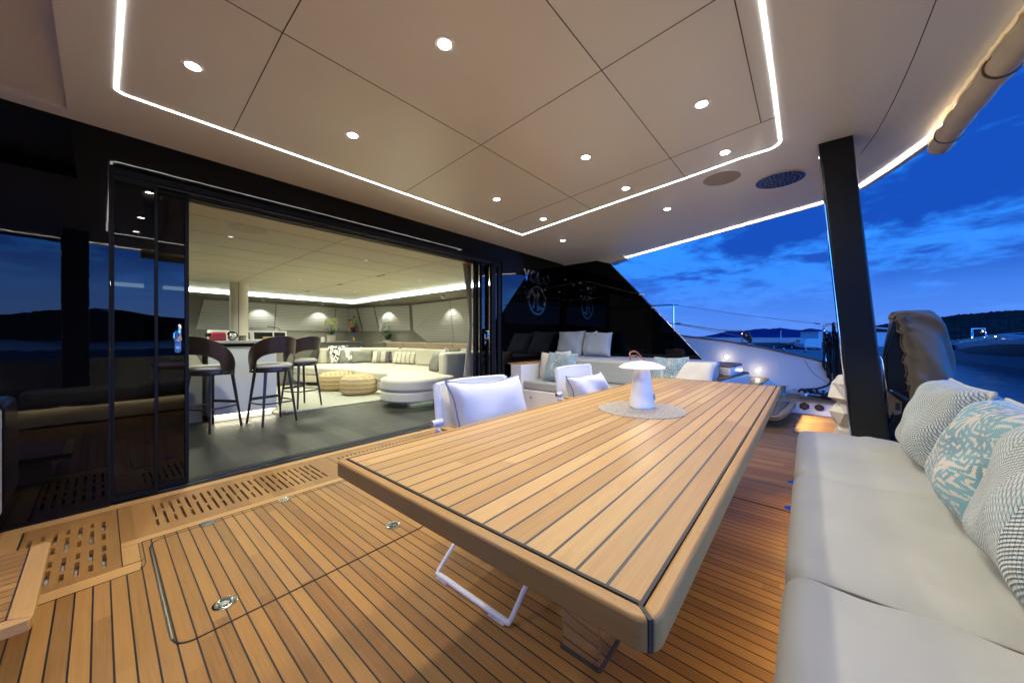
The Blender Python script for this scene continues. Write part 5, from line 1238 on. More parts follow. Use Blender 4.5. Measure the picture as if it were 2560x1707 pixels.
# ================================================================== DIRECTOR CHAIRS
def director(loc, label):
    o = thing('folding_chair', (0, 0, 0), label, 'chair', 'white folding chairs at the far side of the table', world=False); pw = M['powder']
    # local: +Y is the back of the chair, seat faces -Y.  crossed legs side to side, floor runners front to back
    for s_ in (-1, 1):
        x = .30 * s_; f = MB()
        f.tube([(x - s_ * .27, -.46, .24), (x - .012 * s_, -.46, .022), (x, -.455, .012), (x, -.44, .010), (x, -.04, .010), (x, -.025, .012), (x - .012 * s_, -.02, .022), (x - s_ * .27, -.02, .24)], [.0095, .0095, .011, .0125, .0125, .011, .0095, .0095], 10)
        r_ = f.build('leg_frame', pw, o)
        sub(MB().tube([(x - s_ * .27, -.46, .24), (-x * .93, -.46, .425)], .0095, 8).tube([(x - s_ * .27, -.02, .24), (-x * .93, -.02, .425)], .0095, 8), 'upper_leg', pw, r_)
        sub(MB().box(x - .014, x + .014, -.44, -.36, 0, .004).box(x - .014, x + .014, -.10, -.03, 0, .004), 'foot_pad', M['white'], r_)
        u_ = MB().tube([(s_ * .27, -.44, .42), (s_ * .27, -.44, .645), (s_ * .27, -.43, .660), (s_ * .27, .02, .660), (s_ * .27, .02, .42)], .0095, 8).build('arm_frame', pw, o)
        sub(MB().box(s_ * .27 - .019, s_ * .27 + .019, -.43, -.03, .668, .682), 'armrest', M['border_y'], u_, bevel=.004)
        sub(MB().tube([(s_ * .27 - .030, .018, .693), (s_ * .27 + .030, .018, .693)], .014, 16), 'pivot_knob', pw, u_)
        sub(MB().tube([(s_ * .27 - .034, .018, .693), (s_ * .27 - .0305, .018, .693)], .0115, 16), 'knob_cap', M['steel'], u_)
        MB().tube([(s_ * .245, .02, .62), (s_ * .238, .045, .865)], .0095, 8).build('back_post', pw, o)
    MB().tube([(-.27, -.45, .425), (-.27, .0, .425)], .010, 8).tube([(.27, -.45, .425), (.27, .0, .425)], .010, 8).build('seat_rail', pw, o)
    mb = MB(); mb.grid(lambda u, v: (-.27 + .54 * u, -.45 + .46 * v, .432 - .03 * math.sin(math.pi * u)), 14, 4, uv=False); mb.build('seat', M['white_fab'], o, ang=80)
    mb = MB()
    def B(u, v):
        a_ = u * 2 - 1; return (.252 * a_, .030 + .030 * v + .055 * (1 - a_ * a_), .655 + .212 * v)
    mb.grid(B, 20, 10, uv=False); k_ = mb
    mb.grid(lambda u, v: tuple(Vector(B(u, v)) - Vector((0, .016 + .0 * u, .001))), 20, 10, uv=False)
    ed = [(B(i / 20, 1)[0], B(i / 20, 1)[1] - .008, B(i / 20, 1)[2]) for i in range(21)]
    bk = mb.build('backrest', M['white_fab'], o, ang=80)
    sub(MB().tube(ed, .0095, 8), 'top_hem', M['white_fab'], bk)
    for u_, dx in ((0, -.002), (1, .002)): sub(MB().tube([(B(u_, j / 8)[0] + dx, B(u_, j / 8)[1] - .008, B(u_, j / 8)[2]) for j in range(9)], .0135, 10), 'side_sleeve', M['white_fab'], bk)
    o.location = loc; return o
ch = director((1.305, 1.325, 0), 'white folding chair nearest the camera at the far side of the table')
dup(ch, (2.37, 1.325, 0), 0, 'white folding chair in the middle of the far side of the table')
pillow([(1.10, 1.275, .50), (1.66, 1.235, .50), (1.55, 1.265, .885), (1.045, 1.295, .895)], .15, 'waffle', 'white waffle cushion with grey piping on the nearest folding chair', 'pipegrey', .0045, 'white cushions on the folding chairs', seed=41, puff=.17, wr=.007)
pillow([(2.21, 1.275, .50), (2.78, 1.235, .50), (2.60, 1.265, .820), (2.12, 1.295, .822)], .14, 'waffle', 'white waffle cushion on the second folding chair, one corner pulled up', 'pipegrey', .0045, 'white cushions on the folding chairs', seed=42, puff=.18, wr=.008)

# ================================================================== SALOON SHELL
XW, YW, ZS = 4.85, 10.30, 2.17       # ceiling panel ends here; the walls stand further out
tag(MB().box(-2.5, 6.6, 3.66, 11.6, -.03, 0).build('floor', M['sfloor'], smooth=False), kind='structure')
sc = thing('saloon_ceiling', (2, 7, ZS), 'cream saloon ceiling of wide boards seen through the open doors', 'ceiling')
MB().box(-2.5, XW, 3.76, YW, ZS, ZS + .05).build('panel', M['headliner'], sc, smooth=False)
mb = MB(); js = pmat('saloon_joint', (.34, .31, .23), .7)
y = 4.10
while y < YW: mb.box(-2.5, 1.70 if y < 99 else 0, y, y + .006, ZS - .0015, ZS + .002); mb.box(1.70, XW, y + (.0), y + .006, ZS - .0016, ZS + .002); y += .60
mb.box(1.735, 1.742, 3.76, YW, ZS - .002, ZS + .002); mb.build('board_joint', js, sc, smooth=False)
MB().box(3.13, 3.19, 3.76, YW, ZS - .006, ZS - .001).build('light_channel', pmat('channel', (.70, .68, .60), .5), sc, smooth=False)
for yy in (5.6, 7.2, 8.9):
    for k_ in (0, .13): MB().disc((3.16, yy + k_, ZS - .010), .035, .003, 16).build('spot_ring', M['joint'], sc)
MB().lathe([(.16, -.003), (.16, .002)], (.95, 4.25, ZS), 30).build('speaker_grille', pmat('pale_grille', (.62, .58, .48), .6), sc)
cvt = thing('cove_light', (3, 8, 2.1), 'bright white light band where the saloon ceiling meets the walls', 'light strip')
MB().box(-2.5, XW + .012, YW, YW + .012, 2.095, 2.168).box(XW, XW + .012, 3.76, YW - .001, 2.095, 2.168).build('light_band', M['cove'], cvt, smooth=False)
so = thing('saloon_soffit', (3, 10.6, 2.05), 'dark taupe soffit running under the light band above the blinds', 'soffit')
MB().prism([(-2.5, YW - .02), (XW - .02, YW - .02), (XW - .02, 3.76), (6.3, 3.76), (6.3, 11.5), (-2.5, 11.5)], 2.055, 2.09).build('soffit', M['taupe'], so, smooth=False)
MB().box(XW + .013, 6.3, 3.76, 11.5, 2.171, 2.2).box(-2.5, XW, YW + .013, 11.5, 2.171, 2.2).build('cove_cap', M['headliner'], so, smooth=False)
wl_ = thing('saloon_wall', (5.5, 8, 0), 'dark taupe lacquered wall below and around the pleated blinds', 'wall')
MB().box(-2.5, 5.05, 11.0, 11.1, 0, 2.055).box(5.72, 5.82, 3.66, 8.5, 0, 2.055).build('panel', M['taupe'], wl_, smooth=False)
mb = MB(); mb.prism([(5.05, 11.0), (5.15, 11.1), (5.82, 8.5), (5.72, 8.5)], 0, 2.055); mb.build('corner_panel', M['taupe'], wl_, smooth=False)
MB().box(-2.6, -2.5, 3.66, 11.5, 0, 2.4).build('port_panel', M['headliner'], wl_, smooth=False)
MB().box(-2.5, 6.4, 3.76, 11.5, 2.25, 2.3).build('deckhead', M['joint'], wl_, smooth=False)
# blinds: each bay its own
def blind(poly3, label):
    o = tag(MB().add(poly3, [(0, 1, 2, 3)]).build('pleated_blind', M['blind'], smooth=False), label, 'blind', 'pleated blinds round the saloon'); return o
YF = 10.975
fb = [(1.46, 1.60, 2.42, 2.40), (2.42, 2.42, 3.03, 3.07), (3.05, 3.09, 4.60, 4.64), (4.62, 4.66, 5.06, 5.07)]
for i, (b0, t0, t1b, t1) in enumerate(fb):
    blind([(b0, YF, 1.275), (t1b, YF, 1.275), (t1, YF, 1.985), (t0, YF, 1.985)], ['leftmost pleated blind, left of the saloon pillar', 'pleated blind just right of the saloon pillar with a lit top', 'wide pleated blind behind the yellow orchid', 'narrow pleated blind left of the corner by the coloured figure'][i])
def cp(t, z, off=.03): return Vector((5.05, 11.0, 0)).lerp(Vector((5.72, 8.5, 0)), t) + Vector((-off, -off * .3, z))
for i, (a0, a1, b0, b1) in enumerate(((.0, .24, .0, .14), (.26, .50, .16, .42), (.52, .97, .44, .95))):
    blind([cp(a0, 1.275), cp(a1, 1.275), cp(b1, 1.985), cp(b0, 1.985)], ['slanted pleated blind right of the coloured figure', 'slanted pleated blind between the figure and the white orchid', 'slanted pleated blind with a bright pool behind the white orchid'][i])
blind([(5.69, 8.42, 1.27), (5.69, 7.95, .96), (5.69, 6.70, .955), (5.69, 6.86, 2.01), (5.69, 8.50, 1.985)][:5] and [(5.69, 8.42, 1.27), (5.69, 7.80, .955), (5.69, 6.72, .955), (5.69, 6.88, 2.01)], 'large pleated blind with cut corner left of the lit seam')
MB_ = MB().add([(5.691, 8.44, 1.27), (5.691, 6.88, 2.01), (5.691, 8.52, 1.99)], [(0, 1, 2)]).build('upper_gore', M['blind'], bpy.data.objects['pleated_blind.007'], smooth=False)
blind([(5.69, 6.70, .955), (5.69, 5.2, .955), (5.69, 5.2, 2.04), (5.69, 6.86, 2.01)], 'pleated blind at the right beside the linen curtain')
# spots washing the blinds
def washer(x, y, z, tx, ty, tz, lb, e=20.):
    o = thing('wall_washer', (x, y, z), lb, 'spot light', 'small spots washing the blinds')
    MB().lathe([(.035, .0), (.030, .035)], (x, y, z - .0), 16).build('housing', M['white'], o)
    q = (Vector((x * .7 + tx * .3, y * .7 + ty * .3, tz)) - Vector((x, y, z - .02))).to_track_quat('-Z', 'Y').to_euler()
    l = light('bulb', lampdata('washer_bulb', 'SPOT', e, (.97, 1., .88), spot_size=R(104), spot_blend=.55, shadow_soft_size=.01), (x, y, z - .02), o); l.rotation_euler = q
washer(2.72, 10.72, 2.02, 2.72, 10.95, 1.3, 'spot above the blind right of the saloon pillar'); washer(4.16, 10.72, 2.02, 4.16, 10.95, 1.3, 'spot above the wide blind behind the yellow orchid')
washer(5.22, 9.3, 2.02, 5.45, 9.36, 1.3, 'spot above the slanted blind by the white orchid'); washer(5.42, 6.78, 2.02, 5.66, 6.78, 1.3, 'spot above the blind seam near the curtain', 18.)
o = thing('smoke_detector', (5.2, 6.47, 2.03), 'white domed detector under the soffit near the curtain', 'detector')
MB().lathe([(.02, -.03), (.045, -.022), (.055, 0), (.055, .024)], (5.15, 6.47, 2.03), 20).build('dome', M['white'], o)
# added fill light for the saloon: invented downlights in the ceiling
for i, (x, y, p) in enumerate(((.9, 4.7, 8), (2.4, 4.7, 10), (3.9, 5.6, 12), (2.4, 7.2, 14), (3.9, 8.2, 15), (.6, 7.2, 10), (1.0, 9.4, 10), (3.0, 9.7, 8))):
    lb = ['above the first bar stool', 'inside the open doors', 'above the rounded sofa end', 'above the striped poufs', 'above the far sofa corner', 'above the kitchen island', 'above the helm desk', 'in front of the sideboard'][i]
    o = thing('saloon_fill_light', (x, y, ZS), 'added saloon fill light ' + lb, 'ceiling light', 'added fill lights in the saloon ceiling')
    MB().lathe([(.028, -.004), (.030, .001)], (x, y, ZS), 20).build('trim_ring', M['white'], o)
    MB().lathe([(.020, -.006), (.020, -.004)], (x, y, ZS), 20).build('lens', M['fill_lens'] if 'fill_lens' in M else M.setdefault('fill_lens', emis('saloon_fill_lens', (1., .98, .85), .55)), o)
    light('bulb', lampdata('saloon_fill_bulb', 'SPOT', p * 7.2, (.93, 1., .78), spot_size=R(150), spot_blend=.8, shadow_soft_size=.06), (x, y, ZS - .02), o)

# pillar
o = thing('saloon_pillar', (1.78, 8.6, 0), 'cream oval pillar inside the saloon split by a dark seam', 'pillar')
MB().lathe([(.14, 0), (.14, ZS)], (1.785, 8.62, 0), 28, sx=1.08, sy=.8).build('column', M['cream'], o)
MB().box(1.752, 1.760, 8.500, 8.506, 0, ZS).build('seam', M['joint'], o)

# curtain
o = thing('linen_curtain', (3.5, 3.8, 0), 'grey linen curtain gathered by a tie at the right door jamb', 'curtain'); mb = MB()
def CU(u, v):
    z = .01 + 2.20 * v; t = abs(z - 1.28)
    wdt = .07 + .14 * min(1, (t / .95) ** 1.2) if z > 1.28 else .07 + .14 * min(1, (t / .9) ** 1.1)
    x = 3.60 - wdt * (1 - u) ; yy = 3.80 + .028 * math.sin(u * 22) * (.5 + wdt * 3) + .05 * u
    return (x, yy, z)
mb.grid(CU, 60, 30, uv=False); mb.build('cloth', M['curtain'], o, ang=80)
MB().tube([(3.52, 3.76, 1.27), (3.56, 3.74, 1.28), (3.62, 3.78, 1.30)], .012, 8).build('tie', M['curtain'], o)
# sheer inner curtain behind the left doors
o = thing('sheer_curtain', (.30, 3.75, 0), 'pale curtain hanging behind the left sliding doors', 'curtain')
mb = MB(); mb.grid(lambda u, v: (.21 + (.14 - .05 * math.sin(math.pi * v)) * u, 3.74 + .012 * math.sin(u * 18), .02 + 2.12 * v), 30, 16, uv=False); mb.build('cloth', M['curtain'], o, ang=80)

# ================================================================== ISLAND, STOOLS
isl = thing('bar_island', (1.25, 6.6, 0), 'white lacquered bar island with a glowing foot and stone top', 'bar')
MB().box(.885, 1.635, 5.805, 7.40, .085, .950).build('body', M['island'], isl, bevel=.006)
MB().box(.93, 1.59, 5.86, 7.35, 0, .085).build('plinth', M['white'], isl, smooth=False)
MB().box(.90, 1.62, 5.828, 5.838, .074, .082).box(1.606, 1.614, 5.84, 7.35, .074, .082).build('kick_light', M['islandled'], isl, smooth=False)
bar_light('kick_glow', (.90, 5.80, .07), (1.62, 5.80, .07), .9, (1., .93, .66), isl, (0, -.45, -.9))
MB().box(.87, 1.65, 5.79, 7.42, .952, .965).build('lower_top', M['stonetop'], isl, bevel=.003)
tp = [(.55, 5.86), (1.55, 5.80)] + [(1.70 + .42 * math.sin(R(q)), 6.50 - .66 * math.cos(R(q))) for q in (10, 30, 50, 70, 90, 110, 130, 150, 170)] + [(.55, 7.3)]
MB().prism(tp, 1.010, 1.040).build('bar_top', M['stonetop'], isl, bevel=.006)
MB().box(1.0, 1.5, 6.1, 7.2, .966, 1.009).build('top_support', M['joint'], isl, smooth=False)
o = thing('kitchen_counter', (.2, 8, 0), 'dark kitchen counter at the left behind the bar', 'counter'); MB().box(-1.6, .86, 6.0, 6.6, 0, .92).build('cabinet', M['cabinet'], o, bevel=.004); MB().box(-1.62, .862, 5.98, 6.62, .922, .96).build('counter_top', M['stonetop'], o, bevel=.003)
def stool(label):
    o = thing('bar_stool', (0, 0, 0), label, 'bar stool', 'dark bar stools at the island', world=False); d_ = M['legdark']; T_, B_ = .135, .200
    for sx in (-1, 1):
        for sy in (-1, 1): MB().tube([(sx * T_, sy * T_, .675), (sx * B_, sy * B_, .0)], [.0185, .0125], 10).build('leg', d_, o)
    MB().lathe([(.205, .655), (.215, .665), (.218, .70), (.212, .712)], n=36).build('seat_frame', d_, o)
    MB().lathe([(.212, .713), (.222, .726), (.218, .748), (.18, .763), (.08, .768), (.001, .768)], n=40, cap=False).build('seat', M['seatfab'], o)
    def at(s_, t_, h): k_ = B_ + (T_ - B_) * h / .675; return Vector((s_ * k_, t_ * k_, h))
    mb = MB()
    for (a_, b_, bow) in (((-1, -1), (-1, 1), (-.05, 0)), ((1, -1), (1, 1), (.05, 0)), ((-1, -1), (1, -1), (0, -.05))):
        p, q = at(*a_, .27), at(*b_, .27); m_ = (p + q) / 2 + Vector((*bow, 0)) * 1.3; mb.tube(bez(p, p.lerp(m_, .66), q.lerp(m_, .66), q, 10), .0095, 8)
    mb.build('foot_ring', d_, o)
    p, q = at(-1, 1, .30), at(1, 1, .30); MB().box(p.x, q.x, p.y - .011, p.y + .011, .288, .322).build('foot_bar', d_, o, bevel=.003)
    mb = MB(); R0 = .232
    def sh_(u, v, rr):
        a_ = (u * 2 - 1) * 112.; aa = abs(a_)
        zb = .655 if aa > 74 else .70 + .20 * math.sqrt(max(0, 1 - (aa / 74.) ** 2.4))
        if 66 < aa <= 74: zb = min(zb, .66 + (74 - aa) / 8 * .12)
        zt = .70 + .405 * max(0, math.cos(R(aa / 112. * 88))) ** .55
        z = zb + (zt - zb) * v; fl = rr + .035 * max(0, (z - .70) / .4)
        an = R(-90 + a_); return (fl * math.cos(an), fl * math.sin(an), z)
    mb.grid(lambda u, v: sh_(u, v, R0 + .006), 72, 12, uv=False); bo = mb.build('backrest', M['teakdark'], o, ang=80)
    mb = MB(); mb.grid(lambda u, v: sh_(u, v, R0 - .004), 72, 12, uv=False); sub(mb, 'inner_face', M['backinner'], bo, ang=80)
    sub(MB().tube([sh_(i / 60, 1, R0 + .001) for i in range(61)], .0068, 6), 'top_rim', M['teakdark'], bo)
    for s_ in (-1, 1):
        for dd in (80, 100): a_ = R(-90 + s_ * dd); c_ = ((R0 + .006) * math.cos(a_), (R0 + .006) * math.sin(a_), .685); sub(MB().ball(c_, .0085, .0085, .0085, 10, 8), 'stud', M['chrome'], bo)
    return o
M['backinner'] = pmat('stool_inner_fabric', (.30, .27, .22), .8)
st = stool('dark bar stool at the left edge of the open doors')
st.location = (.86, 5.43, 0); st.rotation_euler = (0, 0, R(-57))
dup(st, (1.44, 5.29, 0), R(10), 'middle dark bar stool in front of the island panel')
dup(st, (2.04, 6.06, 0), R(17), 'right dark bar stool standing on the rug edge at the island corner')

# ---------------- rug, poufs
tag(MB().prism([(1.66, 5.72), (3.30, 5.62), (4.2, 5.6), (4.2, 8.9), (1.75, 8.9), (1.62, 5.80)], .001, .013).build('rug', M['rug'], smooth=False), 'large cream ribbed rug on the grey saloon floor', 'rug')
tag(MB().tube([(1.62, 5.80, .02), (1.72, 5.70, .032), (1.86, 5.70, .018)], [.012, .03, .008], 8).build('folded_rug_corner', M['rug']), 'turned up corner of the cream rug by the island', 'rug fold')
def pouf(label):
    mb = MB(); prof = [(.001, .0), (.27, .0), (.325, .035), (.345, .12), (.345, .22), (.325, .30), (.26, .345), (.13, .362), (.001, .362)]
    mb.lathe(prof, n=48, cap=False); return tag(mb.build('pouf', M['jute'], ang=80), label, 'pouf', 'round jute poufs on the rug')
pf = pouf('front round jute pouf with pale stripes'); pf.location = (3.23, 6.58, .014); pf.rotation_euler = (0, 0, R(35))
p2 = pf.copy(); COL.objects.link(p2); p2.location = (3.17, 7.45, .014); p2.rotation_euler = (0, 0, R(-20)); p2['label'] = 'rear round jute pouf half behind the front one'

# ---------------- sectional sofa in the saloon
ss = thing('curved_sofa', (4, 7, 0), 'large beige curved sectional sofa with rounded ends', 'sofa')
def cshape(cl, w0, name, z0, z1, r=.05, mat='beigefab', par=ss):
    return MB().prism(cl, z0, z1).build(name, M[mat], par, bevel=r, seg=5)
end = [(3.36 + .50 * math.cos(R(q)), 5.02 + .50 * math.sin(R(q))) for q in range(110, 281, 14)] + [(3.80, 4.55), (3.95, 4.62), (3.98, 5.9), (3.45, 6.0)]
cshape(end, 0, 'end_seat', .245, .440); cshape([(x * .985 + .05, y * .985 + .075) for x, y in end], 0, 'end_base', .085, .243, .03)
s2 = [(3.44, 6.02), (3.99, 5.92), (4.9, 5.9), (4.95, 7.1), (4.85, 7.7), (3.42, 7.25), (3.36, 6.9)]
cshape(s2, 0, 'middle_seat', .245, .430); cshape([(x * .985 + .06, y * .985 + .1) for x, y in s2], 0, 'middle_base', .085, .243, .03)
s3 = [(3.41, 7.27), (4.84, 7.72), (4.7, 8.9), (3.9, 9.35), (3.15, 9.35), (2.90, 9.15), (2.87, 8.85), (2.98, 8.55), (3.25, 7.9), (3.36, 7.45)]
cshape(s3, 0, 'far_seat', .245, .430); cshape([(x * .985 + .05, y * .985 + .12) for x, y in s3], 0, 'far_base', .085, .243, .03)
cshape([(3.985, 4.95), (5.2, 4.95), (5.35, 5.05), (5.35, 5.2), (4.05, 5.2), (3.985, 5.12)], 0, 'side_arm', .085, .815, .06)
cshape([(5.05, 5.2), (5.35, 5.2), (5.35, 7.6), (5.1, 8.7), (4.5, 9.5), (3.5, 9.62), (3.5, 9.42), (4.4, 9.3), (4.85, 8.6), (5.05, 7.5)], 0, 'back_frame', .085, .78, .06)
for i, p in enumerate(([(3.52, 9.22), (4.25, 9.12), (4.28, 9.35), (3.55, 9.45)], [(4.28, 9.11), (4.62, 8.86), (4.96, 8.0), (5.06, 8.1), (4.9, 8.75), (4.36, 9.36)], [(4.97, 7.97), (5.04, 7.2), (5.2, 7.2), (5.12, 8.15)], [(4.88, 5.22), (5.08, 5.22), (5.08, 7.17), (4.88, 7.17)])): cshape(p, 0, 'back_cushion', .43, .815, .05)
cshape([(3.985, 5.21), (4.86, 5.21), (4.86, 5.89), (3.985, 5.9)], 0, 'corner_seat', .245, .430)
for x, y in ((3.13, 4.85), (3.50, 4.62), (3.05, 8.75), (3.3, 7.9)): MB().lathe([(.016, 0), (.022, .084)], (x, y, 0), 12).build('leg', M['steel'], ss)
for p, q in (((3.3, 5.0, .07), (4.9, 5.0, .07)), ((3.6, 5.4, .06), (3.6, 7.2, .06))): bar_light('under_glow', p, q, 1.5, (.80, 1., .68), ss, (0, 0, -1), .06)
# raised tan bench cushions behind the sofa
for i, (y0, y1) in enumerate(((8.55, 9.6), (7.50, 8.53), (6.42, 7.48), (5.2, 6.40))):
    tag(MB().prism([(5.38 - (.15 if i == 0 else 0), y1), (5.38, y0), (5.58, y0), (5.58 - (.1 if i == 0 else 0), y1)], .72, .955 + .012 * (3 - i) * 0).build('bench_cushion', M['tancush'], bevel=.03, seg=3), ['tan bench cushion behind the sofa, farthest', 'tan bench cushion behind the sofa, second from the far end', 'tan bench cushion behind the sofa, third from the far end', 'long tan bench cushion beside the curtain'][i], 'cushion', 'tan bench cushions behind the sofa')
G3 = 'cushions on the saloon sofa'
def sp(x, y, w_, h, ang, mat, label, z=.43, lean=.12, th=.13, seed=1):
    t = Vector((math.cos(ang), math.sin(ang), 0)); n = Vector((-t.y, t.x, 0)); c = Vector((x, y, z)); up = Vector((0, 0, h)) + n * lean
    pillow([c - t * w_ / 2, c + t * w_ / 2, c + t * w_ / 2 + up, c - t * w_ / 2 + up], th, mat, label, group=G3, seed=seed, n=14, puff=.06)
sp(3.93, 9.02, .50, .45, R(5), 'blobs', 'white cushion with black brush marks at the left of the sofa', seed=51)
sp(4.03, 8.90, .36, .34, R(-25), 'greyfab', 'grey cushion leaning against the brush mark cushion', seed=52)
sp(4.20, 8.86, .46, .40, R(-10), 'gridp', 'white cushion with a thin black grid', seed=53)
sp(4.36, 8.70, .52, .31, R(-18), 'greyfab', 'wide plain grey cushion in front of the grid cushion', seed=54, lean=.06)
sp(4.62, 8.30, .46, .30, R(-45), 'stripes', 'beige cushion with charcoal bands in the sofa corner', seed=55)
sp(4.82, 7.55, .78, .30, R(-72), 'dotted', 'long cream cushion with rows of black dashes', seed=56, lean=.08, th=.15)
sp(4.16, 5.52, .40, .36, R(75), 'greyfab', 'grey cushion standing by the sofa side arm', seed=57, lean=-.1)
sp(4.24, 5.36, .42, .46, R(50), 'blobs', 'white and black patterned cushion against the sofa side arm', seed=58, lean=-.08)
sp(4.70, 5.40, .34, .44, R(10), 'greyfab', 'dark grey cushion corner showing above the side arm', seed=59)
sp(4.96, 5.34, .30, .44, R(10), 'blobs', 'patterned cushion tip above the side arm next to the curtain', seed=60)

# ---------------- sideboard, console and objects on them
o = thing('sideboard', (4.7, 10.6, 0), 'low taupe sideboard with a thin pale top against the far wall', 'cabinet')
MB().box(2.9, 5.5, 10.44, 10.9, 0, .935).build('cabinet', M['cabinet'], o, smooth=False); MB().box(2.88, 5.52, 10.40, 10.92, .937, .957).build('cabinet_top', M['cream'], o, bevel=.003)
for x in (3.3, 4.0, 4.65, 5.1): MB().box(x, x + .006, 10.436, 10.439, 0, .93).build('door_gap', M['joint'], o)
def orchid(x, y, z, petal, label, sprays, pr=.13, ph=.19):
    o = thing('orchid', (x, y, z), label, 'potted plant', 'orchids in round cream pots'); rnd = random.Random(int(x * 100))
    MB().lathe([(pr * .92, 0), (pr, .01), (pr, ph), (pr * .9, ph), (pr * .88, ph - .02)], (x, y, z), 28, cap=True).build('pot', M['cream'], o)
    mb = MB()
    for i in range(13):
        a_ = i * 2.4; L_ = .16 + rnd.random() * .14; w_ = .028; up = .10 + rnd.random() * .10; mid = None; row = []
        for j in range(7):
            t = j / 6; r_ = .02 + L_ * t; zz = z + ph + up * math.sin(t * 2.3) ; c_ = Vector((x + r_ * math.cos(a_), y + r_ * math.sin(a_), zz)); n = Vector((-math.sin(a_), math.cos(a_), 0)) * w_ * math.sin(math.pi * min(1, t * .95 + .06)) ** .6
            row += [c_ - n, c_ + Vector((0, 0, -.006)), c_ + n]
        fs = [(3 * j + q, 3 * j + q + 1, 3 * j + q + 4, 3 * j + q + 3) for j in range(6) for q in (0, 1)]; mb.add(row, fs)
    mb.build('leaves', M['leaf'], o, ang=80)
    for k_, (dx_, top, dr) in enumerate(sprays):
        b0 = Vector((x + rnd.uniform(-.04, .04), y, z + ph)); t0 = Vector((x + dx_, y + rnd.uniform(-.04, .04), z + top)); tip = t0 + Vector((dr, -.03, -.16))
        pts = bez(b0, b0.lerp(t0, .5) + Vector((0, 0, .1)), t0 + Vector((-dr * .4, 0, .04)), t0, 8) + bez(t0, t0 + Vector((dr * .5, 0, .03)), tip + Vector((0, 0, .08)), tip, 6)[1:]
        sm = MB().tube(pts, .0035, 5).build('stem', M['stem'], o); fl = MB()
        for p in pts[-10:]:
            for q in range(3):
                c_ = p + Vector((rnd.uniform(-.035, .035), rnd.uniform(-.05, .02), rnd.uniform(-.03, .03))); r_ = rnd.uniform(.022, .034); vs = [c_]; n_ = 10; tw = rnd.random() * 6; til = rnd.uniform(-.5, .5)
                for i in range(n_): a_ = tw + 2 * math.pi * i / n_; rr_ = r_ * (1 if i % 2 == 0 else .62); vs.append(c_ + Vector((rr_ * math.cos(a_), -.010 + til * rr_ * math.sin(a_), rr_ * math.sin(a_))))
                fl.add(vs, [(0, 1 + i, 1 + (i + 1) % n_) for i in range(n_)])
        sub(fl, 'blossom', petal, sm, smooth=False)
orchid(4.34, 10.52, .958, M['petal_y'], 'yellow green orchid in a cream pot on the sideboard', ((-.13, .60, -.08), (.05, .66, .06), (-.02, .52, .09)))
tag(MB().prism([(5.2, 9.2), (5.75, 9.2), (5.75, 9.8), (5.2, 9.8)], 0, .935).build('corner_cabinet', M['cabinet'], bevel=.004), 'low cabinet in the saloon corner under the white orchid', 'cabinet')
orchid(5.42, 9.35, .936, M['petal_w'], 'white orchid with drooping sprays in a cream pot in the corner', ((-.16, .50, -.12), (-.04, .56, -.05), (.06, .54, .05), (.12, .50, .06)), .12, .07)
tag(MB().lathe([(.055, 0), (.064, .03), (.055, .10), (.03, .135), (.001, .142)], (4.09, 10.50, .958), 24).build('egg_speaker', M['white']), 'small white rounded speaker left of the yellow orchid', 'speaker')
tag(MB().box(4.45, 4.78, 10.44, 10.62, .958, .980).build('book', M['creamfab'], bevel=.003), 'flat cream book on the sideboard right of the orchid pot', 'book')
# small multi-coloured dancer (generic stand-in of the same size and colours)
o = thing('colourful_figurine', (5.0, 10.5, .958), 'glossy figurine painted in patches of orange, green, red and blue', 'figurine')
def gl(n_, c_): return pmat('gloss_' + n_, c_, .12, coat=.6)
fx, fy, fz = 4.99, 10.52, .958
C_ = {k_: gl(k_, v) for k_, v in dict(red=(.55, .02, .03), blue=(.03, .25, .55), green=(.05, .32, .05), yellow=(.75, .6, .02), orange=(.75, .25, .02), purple=(.05, .02, .15), black=(.008, .008, .008), pink=(.75, .25, .18)).items()}
MB().box(fx - .15, fx - .09, fy - .06, fy + .06, fz, fz + .03).build('base_block', C_['blue'], o, bevel=.004); MB().box(fx - .088, fx + .0, fy - .06, fy + .06, fz, fz + .03).build('base_block', C_['red'], o, bevel=.004); MB().box(fx + .002, fx + .07, fy - .06, fy + .06, fz, fz + .03).build('base_block', C_['green'], o, bevel=.004); MB().box(fx + .072, fx + .16, fy - .06, fy + .06, fz, fz + .03).build('base_block', C_['blue'], o, bevel=.004)
MB().tube([(fx, fy, fz + .03), (fx - .01, fy, fz + .13)], [.030, .026], 12).build('shin', C_['yellow'], o); MB().tube([(fx - .01, fy, fz + .13), (fx - .02, fy, fz + .27)], [.028, .04], 12).build('calf', C_['blue'], o)
MB().tube([(fx - .02, fy, fz + .27), (fx - .03, fy, fz + .42)], [.045, .085], 14).build('thigh', C_['purple'], o); MB().ball((fx + .07, fy, fz + .37), .06, .06, .08).build('skirt_patch', C_['red'], o)
MB().ball((fx - .07, fy, fz + .48), .08, .07, .075).build('skirt_patch', C_['orange'], o); MB().ball((fx + .05, fy, fz + .48), .075, .07, .09).build('skirt_patch', C_['green'], o)
MB().tube([(fx, fy, fz + .52), (fx, fy, fz + .60)], [.06, .03], 12).build('waist', C_['blue'], o); MB().tube([(fx, fy, fz + .60), (fx + .0, fy, fz + .68)], [.028, .05], 12).build('torso', C_['yellow'], o)
MB().tube([(fx - .04, fy, fz + .67), (fx - .12, fy, fz + .63), (fx - .17, fy, fz + .645)], .013, 8).build('arm', C_['green'], o); MB().tube([(fx + .04, fy, fz + .67), (fx + .10, fy, fz + .60), (fx + .12, fy, fz + .54)], .014, 8).build('arm', C_['pink'], o)
MB().ball((fx, fy, fz + .74), .022, .022, .035).build('head', C_['black'], o)
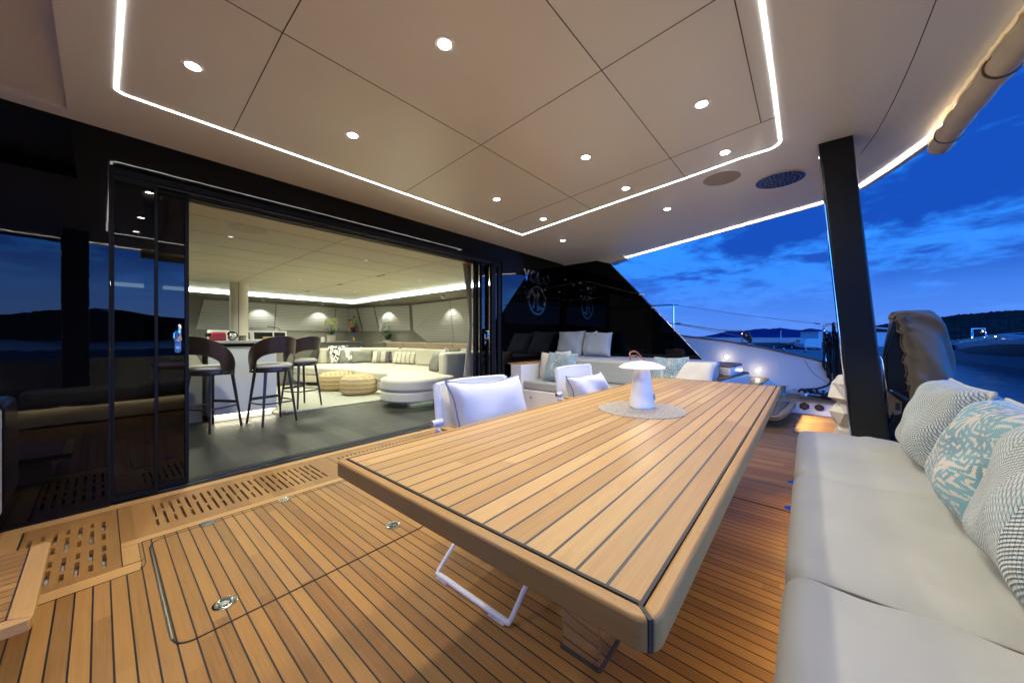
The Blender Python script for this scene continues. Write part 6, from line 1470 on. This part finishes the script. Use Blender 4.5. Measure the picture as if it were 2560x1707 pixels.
# helm console
o = thing('helm_console', (2.2, 9.5, 0), 'white helm console with dark screens behind the bar top', 'console')
MB().box(1.2, 2.86, 9.3, 9.9, 0, 1.02).build('desk', M['cabinet'], o, smooth=False)
MB().prism([(9.30, 1.02), (9.36, 1.24), (9.60, 1.24), (9.60, 1.02)], 1.45, 2.84, 'x').build('housing', M['white'], o, bevel=.006)
for (a_, b_) in ((2.20, 2.55), (2.58, 2.80), (1.74, 2.12), (1.50, 1.70)): MB().add([(a_, 9.303, 1.05), (b_, 9.303, 1.05), (b_, 9.345, 1.20), (a_, 9.345, 1.20)], [(0, 1, 2, 3)]).build('screen', M['screen'], o, smooth=False)
tag(MB().tube([(2.76, 9.5, 1.24), (2.70, 9.45, 1.30), (2.60, 9.4, 1.325), (2.46, 9.35, 1.335)], [.008, .008, .008, .014], 8).build('gooseneck_lamp', M['plastic_b']), 'thin black gooseneck lamp bending over the helm console', 'lamp')
tag(MB().box(1.86, 2.20, 7.05, 7.35, 1.041, 1.105).build('wicker_tray', M['jute'], bevel=.006), 'brown wicker tray on the bar top', 'tray')
o = thing('coffee_machine', (1.2, 7.2, 1.04), 'red and chrome coffee machine on the bar top left of the pillar', 'coffee machine')
MB().box(1.12, 1.30, 7.05, 7.30, 1.041, 1.17).build('body', M['tape'], o, bevel=.02); MB().disc((1.10, 7.14, 1.10), .05, .06, 20, 'z').build('dial', M['plastic_b'], o, bevel=.005); MB().ball((1.38, 7.08, 1.10), .06, .06, .065).build('kettle', M['chrome'], o)
MB().tube(bez((1.32, 7.08, 1.13), (1.33, 7.08, 1.2), (1.44, 7.08, 1.2), (1.45, 7.08, 1.10), 10), .012, 8).build('kettle_handle', M['plastic_b'], o)
for i, (x, y) in enumerate(((1.49, 7.05), (1.54, 7.10), (1.51, 7.18))): tag(MB().lathe([(.022, 0), (.03, .08)], (x, y, 1.041), 14, cap=False).build('drinking_glass', M['dglass2']), ('clear glass nearest the kettle on the bar top', 'clear glass farthest right on the bar top', 'clear glass at the back of the three on the bar top')[i], 'glass', 'small glasses beside the coffee machine')

for ob in list(bpy.data.objects):
    if '_w' in ob: del ob['_w']
